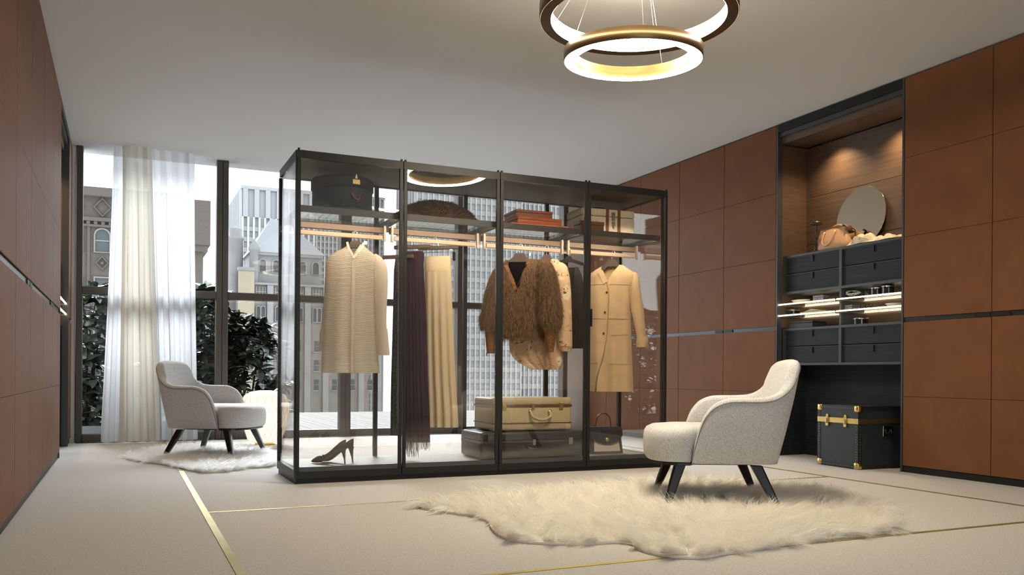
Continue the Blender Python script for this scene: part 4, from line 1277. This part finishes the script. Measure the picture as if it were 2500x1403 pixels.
small('glass_bowl', 'clear glass bowl with trinkets on the upper lit shelf', 'bowl', (5.94, yx(2090, 1), Z1), [('bowl', MB().lathe([(.05, .001), (.095, .02), (.105, .05), (.10, .066), (.097, .066), (.10, .05), (.09, .022), (.05, .006)], 36), MT['smoke']),
      ('trinket', MB().lathe([(.001, .007), (.022, .018), (.001, .034)], 12, (.02, -.03, 0)), MT['gold']), ('trinket', MB().lathe([(.001, .007), (.018, .016), (.001, .028)], 10, (-.02, .03, 0)), MT['blackhide'])], 0, G)
jar('black lacquer jar next to the glass bowl', yx(2140, 1), Z1, .048, .085)
jar('black lacquer jar close to the near edge of the upper shelf', yx(2168, 1), Z1, .05, .09)
jar('black lacquer jar on the lower lit shelf by the wood side', yx(1936, 1), Z2, .058, .062)
small('suede_cloth', 'olive suede cloth folded on the lower lit shelf', 'cloth', (5.93, yx(2000, 1), Z2), [('fold', MB().box(-.09, -.17, 0, .09, .15, .018, bev=.006, seg=2), MT['olivecloth']), ('fold', MB().prism([(-.13, .019), (.13, .019), (.03, .045), (-.06, .03)], -.07, .07, 'x'), MT['olivecloth'])], .05, G)
small('shagreen_box', 'slate box on the lower lit shelf next to the divider', 'box', (5.94, yx(2078, 1), Z2), [('tray', MB().box(-.05, -.045, 0, .05, .045, .034, bev=.002), MT['greybox']), ('lid', MB().box(-.051, -.046, .035, .051, .046, .052, bev=.003), MT['greybox'])], 0, G)
glasses('tortoiseshell glasses on the lower lit shelf next to the slate box', yx(2122, 1), Z2)
small('oval_dish', 'white dish on the lower lit shelf at its near end', 'dish', (5.94, yx(2186, 1), Z2), [('bowl', MB().lathe([(.03, .001), (.06, .010), (.085, .03), (.088, .032), (.082, .03), (.055, .014), (.001, .008)], 32), MT['cream']), ('foot', MB().lathe([(.03, 0), (.03, .0009)], 20), MT['cream'])], 0, G)
small('watch_box', 'flat black watch box under the lit glass shelves', 'box', (5.95, yx(1968, 1), Z3), [('tray', MB().box(-.09, -.15, 0, .09, .15, .045, bev=.003), MT['blackhide']), ('lid', MB().box(-.091, -.151, .046, .091, .151, .064, bev=.004), MT['blackhide'])], .03, G)
jar('black lacquer jar under the lit glass shelves', yx(2102, 1), Z3, .062, .06)

# ---- studded trunk
t = thing('steamer_trunk', 'black studded steamer trunk with brass corners and latches', 'trunk', (5.835, 5.50, 0), math.radians(-3))
sx, sy, sz, lid = .56, .475, .525, .40
MB().box(-sx/2, -sy/2, .006, sx/2, sy/2, lid, bev=.006).build('body', pm('green_black_hide', (.022, .032, .034), .55, var=.2, vs_=20, bump=.25, bs=120), t)
MB().box(-sx/2, -sy/2, lid+.002, sx/2, sy/2, sz, bev=.006).build('lid', bpy.data.materials['green_black_hide'], t)
tr = MB(); e = .003; w = .03
for x in (-sx/2-e, sx/2+e-.002):
    pass
def trim(name, *b): MB().box(*b).build(name, MT['blackhide'], t)
for s in (-1, 1):
    trim('edge_trim', -sx/2-e, s*(sy/2-w), .02, -sx/2, s*(sy/2+e), sz-.02)
    trim('edge_trim', -sx/2-e-.001, s*sy/2, .02, -sx/2+w, s*(sy/2+e+.001), sz-.02)
trim('edge_trim', -sx/2-e, -sy/2+w, .006, -sx/2, sy/2-w, .036); trim('edge_trim', -sx/2-e, -sy/2+w, sz-.034, -sx/2, sy/2-w, sz)
trim('edge_trim', -sx/2+w, -sy/2-e, .006, sx/2, -sy/2, .036); trim('edge_trim', -sx/2+w, -sy/2-e, sz-.034, sx/2, -sy/2, sz)
MB().box(-sx/2-.006, -sy/2-.004, lid-.024, -sx/2-.0005, sy/2+.004, lid+.022, bev=.002).build('brass_band', MT['gold'], t)
MB().box(-sx/2-.004, -sy/2-.005, lid-.022, sx/2, -sy/2-.0005, lid+.020).build('band', pm('dark_brass', (.16, .11, .05), .5, .7), t)  # side run of the band, a darker brass than the front
for y in (-.10, .115):
    l = MB().box(-sx/2-.016, y-.017, lid-.055, -sx/2-.0065, y+.017, lid+.03, bev=.003).build('latch', MT['gold'], t)
    MB().prism([(y-.017, lid+.031), (y+.017, lid+.031), (y+.010, lid+.046), (y, lid+.052), (y-.010, lid+.046)], -sx/2-.011, -sx/2-.0065, 'x').build('latch_plate', MT['gold'], l)
    MB().box(-sx/2-.026, y-.009, lid-.03, -sx/2-.0165, y+.009, lid+.012, bev=.003).build('latch_lever', MT['steel'], l)
for sy_ in (-1, 1):
    for z0, z1 in ((.0, .055), (sz-.05, sz+.004)):
        c = MB().box(-sx/2-.007, sy_*(sy/2-.045), z0, -sx/2+.045, sy_*(sy/2+.007), z1, bev=.010, seg=2)
        c.build('brass_corner', MT['gold'], t)
MB().box(sx/2-.05, -sy/2-.007, .0, sx/2+.004, -sy/2+.04, .055, bev=.010, seg=2).build('brass_corner', MT['gold'], t)
MB().box(-.02, -sy/2-.010, .27, .08, -sy/2-.004, .36, bev=.003).build('lock_plate', MT['gold'], t)
MB().tube([(0, -sy/2-.012, .33), (0, -sy/2-.024, .30), (.03, -sy/2-.028, .285), (.06, -sy/2-.024, .30), (.06, -sy/2-.012, .33)], .005, 8).build('side_handle', MT['blackhide'], t)
sd = MB()
def stud(x, y, z): sd.box(x-.003, y-.003, z-.003, x+.003, y+.003, z+.003, bev=.0015)
for k in range(15):
    for y in (-sy/2+.018, sy/2-.018): stud(-sx/2-.004, y, .06+k*.021)
    stud(-sx/2+.018, -sy/2-.005, .06+k*.021)
for k in range(15):
    stud(-sx/2-.004, -sy/2+.06+k*.0255, .02); stud(-sx/2-.004, -sy/2+.06+k*.0255, sz-.018)
tag(sd.build('studs', MT['steel'], t), kind='stuff')

# light set in the niche soffits
for X, yc, hw in ((XR+.20, 5.78, .52), (XL-.20, 9.25, .42)):
    for k in (-.8, .55):
        l = bpy.data.lights.new('soffit_spot', 'SPOT'); l.energy = 24; l.color = (1, .72, .42); l.spot_size = math.radians(125); l.spot_blend = 1; l.shadow_soft_size = .02
        o = bpy.data.objects.new('soffit_spot', l); COL.objects.link(o); o.location = (X, yc+k*hw, ZC-.2)

# ================================================================ outside: terrace, shrubs, city
MT.update(
    deckboard=pm('grey_decking', (.085, .085, .08), .8, var=.12, vs_=6, sc=(6, .4, 1), bump=.2, bs=30),
    leaf=pm('dark_glossy_leaf', (.042, .052, .034), .28, rnd=.35, spec=.6),
    leafpale=pm('pale_leaf', (.10, .115, .075), .4, rnd=.35),
    bark=pm('bark', (.05, .04, .03), .9),
    brick=None, stone=pm('pale_limestone', (.155, .153, .148), .9, var=.12, vs_=.6),
    stonewarm=pm('cream_brick', (.22, .185, .13), .9, var=.06, vs_=1),
    stonebrown=pm('tan_brickwork', (.13, .12, .106), .9, var=.1, vs_=1.2),
    slate=pm('pale_slate', (.175, .183, .19), .7),
    concrete=pm('pale_concrete', (.205, .205, .207), .8), concretew=pm('warm_concrete', (.215, .207, .192), .8),
    fin=pm('white_mullion', (.27, .273, .277), .6), farglass=pm('hazy_glass', (.215, .224, .232), .5, spec=.2),
    farpane=pm('far_window_pane', (.045, .05, .052), .4, spec=.2), palepane=pm('far_blind', (.13, .13, .122), .5),
)
def brickmat():
    m, nt, out = newmat('brown_brickwork')
    p = nt.nodes.new('ShaderNodeBsdfPrincipled'); p.inputs['Roughness'].default_value = .9
    tc = nt.nodes.new('ShaderNodeTexCoord'); mp = nt.nodes.new('ShaderNodeMapping'); mp.inputs['Rotation'].default_value = (PI/2, 0, 0)
    nt.links.new(tc.outputs['Object'], mp.inputs[0])
    b = nt.nodes.new('ShaderNodeTexBrick'); b.inputs['Scale'].default_value = 4.5
    b.inputs['Color1'].default_value = (.070, .058, .048, 1); b.inputs['Color2'].default_value = (.058, .048, .040, 1); b.inputs['Mortar'].default_value = (.042, .035, .03, 1)
    nt.links.new(mp.outputs[0], b.inputs['Vector']); nt.links.new(b.outputs['Color'], p.inputs['Base Color']); nt.links.new(p.outputs[0], out.inputs[0])
    return m
MT['brick'] = brickmat()

# terrace
tr = structure_root('floor_terrace')
MB().box(-4, YB+.14, -.32, 14, 18.0, -.10).build('slab', MT['concrete'], tr)
bm_ = MB().box(-.066, 0, -.028, .066, 7.2, 0, bev=.003).mesh('deck_board', MT['deckboard'])
for k in range(86):
    o = bpy.data.objects.new('deck_board', bm_); COL.objects.link(o); o.parent = tr
    o.location = (1.9+k*.14, YB+.3, -.06+.001*(k % 3))
for y in (11.5, 14.2, 16.8):
    MB().box(1.8, y, -.10, 14, y+.06, -.089).build('joist', MT['bark'], tr)

# planter and magnolias
pl_ = thing('planter_trough', 'low grey planter trough outside the window holding the shrubs', 'planter', (.3, 11.75, -.10))
MB().box(-2.6, -.45, 0, 1.35, -.41, .22).build('wall', MT['concrete'], pl_); MB().box(-2.6, .41, 0, 1.35, .45, .22).build('wall', MT['concrete'], pl_)
MB().box(-2.6, -.40, 0, -2.56, .40, .22).build('wall', MT['concrete'], pl_); MB().box(1.31, -.40, 0, 1.35, .40, .22).build('wall', MT['concrete'], pl_)
MB().box(-2.55, -.405, .12, 1.30, .405, .18).build('soil', MT['bark'], pl_)
def leafmesh(L, w, bend, mat):
    m = MB(); rr = []
    for i in range(5):
        t = i/4; ww = w*math.sin(PI*min(1, .06+t*.92))**.8
        z = -bend*t*t
        rr.append([(L*t, -ww, z+ww*.35), (L*t, 0, z), (L*t, ww, z+ww*.35)])
    return m.loft(rr, False).mesh('leaf', mat)
LEAVES = [leafmesh(.20, .044, .03, MT['leaf']), leafmesh(.175, .040, .05, MT['leaf']), leafmesh(.19, .040, .015, MT['leafpale'])]
def shrub(label, loc, hgt, rad, nro, seed):
    rg = random.Random(seed)
    root = thing('magnolia_shrub', label, 'shrub', loc, 0, 'magnolias outside the window')
    stems = MB(); tips = []
    for k in range(7):
        a = rg.uniform(0, 2*PI); r = rad*rg.uniform(.25, .7); top = Vector((r*math.cos(a), r*math.sin(a)*.7, hgt*rg.uniform(.75, .98)))
        mid = top*.5+Vector((rg.uniform(-.05, .05), rg.uniform(-.05, .05), .05))
        stems.tube([(0.03*math.cos(a), .03*math.sin(a), 0), mid, top], [.018, .012, .006], 6)
    stems.build('stem', MT['bark'], root)
    cnt = 0; rest = MB()
    for k in range(nro):
        t = rg.uniform(.0, 1); z = hgt*t; rr = rad*(.45+.65*math.sin(PI*min(1, .15+t*.8)))*math.sqrt(rg.uniform(.05, 1)); a = rg.uniform(0, 2*PI)
        c = Vector((rr*math.cos(a), rr*math.sin(a)*.75, z)); n = rg.randint(5, 8)
        axis_t = rg.uniform(0, .6)
        for q in range(n):
            an = 2*PI*q/n+rg.uniform(-.3, .3); el = rg.uniform(-.2, .9)
            R = Matrix.Translation(c) @ Matrix.Rotation(a, 4, 'Z') @ Matrix.Rotation(axis_t, 4, 'Y') @ Matrix.Rotation(an, 4, 'Z') @ Matrix.Rotation(-el, 4, 'Y') @ Matrix.Scale(rg.uniform(.75, 1.25), 4)
            li = rg.choice((0, 0, 0, 1, 1, 1, 2))
            if cnt < 290:
                o = bpy.data.objects.new('leaf', LEAVES[li]); COL.objects.link(o); o.parent = root; o.matrix_local = R; cnt += 1
            else:
                me = LEAVES[li]
                rest.add([R @ v.co for v in me.vertices], [tuple(p.vertices) for p in me.polygons], True)
    if rest.v: tag(rest.build('foliage', MT['leaf'], root), kind='stuff')
    return root
shrub('dark magnolia shrub behind the narrow pane next to the leather strip', (-.42, 11.72, .10), 1.70, .52, 190, 1)
shrub('dark magnolia shrub mostly hidden by the sheer curtain', (.32, 11.75, .10), 1.60, .46, 110, 2)
shrub('tall dark magnolia shrub beside the window mullion and curtain edge', (.98, 11.72, .10), 1.75, .42, 190, 3)
shrub('broad dark magnolia shrub next to the lantern and the glass case', (1.48, 11.70, .10), 1.32, .46, 170, 4)

# ---- ornate brown brick building
b = thing('brick_building', 'ornate brown brick building with arched windows behind the curtain', 'building', (0, 60, 0))
Q('wall', MT['brick'], b, (-16, 0, -40, 4.55, 12, 11.7))
Q('corner_pier', MT['brick'], b, (3.6, -.35, -40, 4.75, 0, 8.6))
Q('corbel', MT['brick'], b, (3.4, -.7, 8.6, 5.0, 12, 9.0)); Q('corbel', MT['brick'], b, (3.3, -.85, 9.0, 5.15, 12, 11.9))
Q('cornice', MT['brick'], b, (-16, -.45, 11.7, 3.3, 1, 12.25)); Q('cornice', MT['brick'], b, (-16, -.30, 10.15, 3.3, 0, 10.38))
dm = MB()
for k in range(46): dm.box(-16+k*.42, -.24, 9.95, -15.8+k*.42, 0, 10.14)
tag(dm.build('dentils', MT['brick'], b), kind='stuff')
Q('string_course', MT['brick'], b, (-16, -.22, 9.8, 3.3, 0, 9.94))
def diamond(cx, cz, r, w, name='diamond_relief'):
    m = MB(); o_ = [(cx, cz-r), (cx+r*.85, cz), (cx, cz+r), (cx-r*.85, cz)]; i_ = [(cx, cz-r+w), (cx+r*.85-w*.85, cz), (cx, cz+r-w), (cx-r*.85+w*.85, cz)]
    for q in range(4):
        p = [o_[q], o_[(q+1) % 4], i_[(q+1) % 4], i_[q]]
        m.prism(p, -.16, 0, 'y')
    m.build(name, MT['brick'], b)
for k in range(-7, 3):
    cx = -1.24+1.55*k
    diamond(cx, 11.05, .62, .12); diamond(cx, 7.55, .45, .10); MB().box(cx-.08, -.14, 7.47, cx+.08, 0, 7.63).build('boss', MT['brick'], b)
    Q('pilaster', MT['brick'], b, (cx+.70, -.14, -10, cx+.85, 0, 9.8))
    for z0, zt, arch in ((8.25, 9.25, True), (4.9, 6.6, False), (2.2, 4.0, False)):
        poly = [(cx-.40, z0), (cx+.40, z0), (cx+.40, zt)]
        if arch: poly += [(cx+.40*math.cos(a), zt+.42*math.sin(a)) for a in [PI*i/10 for i in range(1, 10)]]
        poly += [(cx-.40, zt)]
        w_ = MB().prism(poly, -.02, .0, 'y').build('window', MT['palepane' if k % 2 else 'farpane'], b)
        fm_ = MB(); n_ = len(poly); cc = Vector((cx, (z0+zt)/2))
        big = [(cx+(p[0]-cx)*1.2, cc.y+(p[1]-cc.y)*1.10) for p in poly]
        for q in range(n_):
            fm_.prism([poly[q], poly[(q+1) % n_], big[(q+1) % n_], big[q]], -.12, -.003, 'y')
        fm_.build('window_surround', MT['stonebrown'], w_)
        MB().box(cx-.4, -.06, (z0+zt)/2+.18, cx+.4, -.022, (z0+zt)/2+.24).build('meeting_rail', MT['stone'], w_)

# ---- pale stone tower house with a pyramid roof
s = thing('stone_building', 'pale gothic stone building with a pyramid roof and turret', 'building', (0, 90, 0))
Q('wall', MT['stonebrown'], s, (10.6, 0, -40, 24, 14, 9.8)); Q('wall', MT['stone'], s, (8.6, 3, -40, 10.59, 14, 9.0))
Q('tower_wall', MT['stone'], s, (12.0, .6, 9.81, 19.0, 8, 13.0))
Q('bay', MT['stonewarm'], s, (10.5, -.6, -40, 12.0, -.01, 10.9)); Q('bay_cap', MT['stone'], s, (10.4, -.7, 10.91, 12.05, .1, 11.25))
MB().add([(11.7, .3, 13.0), (19.3, .3, 13.0), (19.3, 8.3, 13.0), (11.7, 8.3, 13.0), (14.2, 3.5, 17.0), (16.0, 4.5, 17.0)], [(0, 1, 5, 4), (1, 2, 5), (2, 3, 4, 5), (3, 0, 4), (3, 2, 1, 0)]).build('roof', MT['slate'], s)
MB().lathe([(.75, 8.5), (.75, 14.2), (.85, 14.3), (.85, 14.5), (.7, 14.5), (.7, 15.3), (.001, 15.6)], 12, (10.4, 1.6, 0)).build('turret', MT['stone'], s)
MB().lathe([(.45, 9.0), (.45, 13.0), (.55, 13.1), (.55, 13.4), (.001, 14.4)], 10, (12.1, .5, 0)).build('pinnacle', MT['stone'], s)
Q('parapet', MT['stone'], s, (12.06, -.35, 9.6, 24, .3, 9.8)); Q('cornice', MT['stone'], s, (11.9, .35, 12.7, 19.1, .59, 12.99))
def gwin(cx, z0, w, h, y, name='window'):
    poly = [(cx-w, z0), (cx+w, z0), (cx+w, z0+h)]+[(cx+w*math.cos(a), z0+h+w*1.1*math.sin(a)) for a in [PI*i/8 for i in range(1, 8)]]+[(cx-w, z0+h)]
    o = MB().prism(poly, y-.02, y, 'y').build(name, MT['farpane'], s)
    big = [(cx+(p[0]-cx)*1.45, z0+h*.5+(p[1]-z0-h*.5)*1.14) for p in poly]; m = MB()
    for q in range(len(poly)): m.prism([poly[q], poly[(q+1) % len(poly)], big[(q+1) % len(poly)], big[q]], y-.15, y-.003, 'y')
    m.build('surround', MT['stone'], o)
for k in range(5): gwin(12.95+1.35*k, 11.0, .3, .9, .6)
for k in range(7):
    cx = 12.7+1.9*k
    gwin(cx-.24, 6.0, .17, 1.2, 0); gwin(cx+.24, 6.0, .17, 1.2, 0)
    Q('pier', MT['stone'], s, (cx+.62, -.3, -30, cx+1.22, -.005, 9.59))
    Q('tracery', MT['stone'], s, (cx-.5, -.12, 8.4, cx-.42, -.005, 9.4), (cx-.2, -.12, 8.4, cx-.12, -.005, 9.4), (cx+.12, -.12, 8.4, cx+.2, -.005, 9.4), (cx+.42, -.12, 8.4, cx+.5, -.005, 9.4), (cx-.5, -.11, 8.85, cx+.5, -.006, 8.95))
    for z0 in (2.9, .9, -1.1):
        o = MB().box(cx-.25, -.02, z0, cx+.25, 0, z0+1.1).build('window', MT['farpane'], s)
        MB().box(cx-.34, -.10, z0-.12, cx+.34, -.003, z0-.02).build('sill', MT['stone'], o)
        MB().box(cx-.25, -.05, z0+.52, cx+.25, -.022, z0+.58).build('rail', MT['stone'], o)

# ---- towers of glass and concrete
def slab_tower(label, x0, x1, y, dep, z1, cw, chh, mat, finw=.25, attic=0, z0=-30, cap=None, finm='fin', bandm='concrete'):
    t = thing('office_tower', label, 'building', ((x0+x1)/2, y, 0))
    h = (x1-x0)/2
    Q('facade', mat, t, (-h, 0, z0, h, dep, z1))
    nf = int(2*h/cw); fw = 2*h/nf
    fmesh = MB().box(-finw*fw, -.55, z0, finw*fw, -.002, z1-attic).mesh('fin', MT[finm])
    for k in range(nf+1):
        o = bpy.data.objects.new('fin', fmesh); COL.objects.link(o); o.parent = t; o.location = (-h+fw*k, 0, 0)
    nb = int((z1-attic+12)/chh)
    bmesh_ = MB().box(-h, -.3, 0, h, -.001, chh*.42).mesh('spandrel', MT[bandm])
    for k in range(nb):
        o = bpy.data.objects.new('spandrel', bmesh_); COL.objects.link(o); o.parent = t; o.location = (0, 0, -12+chh*k)
    # the side facade towards the street on the left
    nl = int(dep/cw/1.5)
    lm = MB().box(-.5, -.15*cw, z0, -.002, .15*cw, z1).mesh('side_fin', MT[finm])
    for k in range(nl+1):
        o = bpy.data.objects.new('side_fin', lm); COL.objects.link(o); o.parent = t; o.location = (-h, dep*k/nl, 0)
    if attic:
        am = MB().box(-fw*.42, -.6, z1-attic, fw*.42, -.003, z1).mesh('attic_fin', MT['concrete'])
        for k in range(0, nf, 2):
            o = bpy.data.objects.new('attic_fin', am); COL.objects.link(o); o.parent = t; o.location = (-h+fw*(k+.5), 0, 0)
    Q('roof_cap', MT['concrete'], t, (-h-.3, -.5, z1, h+.3, dep, z1+.6))
    return t
slab_tower('pale tower with vertical fins rising behind the gothic building', 19.3, 32, 160, 26, 33.5, .95, 1.9, MT['farglass'], .18, 5.0)
slab_tower('warm pale office slab seen behind the ivory tunic', 33, 58, 205, 20, 43, .95, 1.5, MT['concretew'], .16, 0, finm='fin', bandm='concretew')
slab_tower('white mullioned glass tower seen behind the trousers and fur jacket', 60, 86, 185, 14, 66, 1.3, 2.6, MT['farglass'], .10, 0)
slab_tower('blue grey glass tower seen behind the blouse hangers', 88, 118, 190, 24, 70, 1.2, 3.0, MT['farglass'], .12, 0)
slab_tower('low white block between the brick building and the mullion', 9, 15, 170, 20, 16, 1.2, 2.4, MT['concrete'], .12, 0)
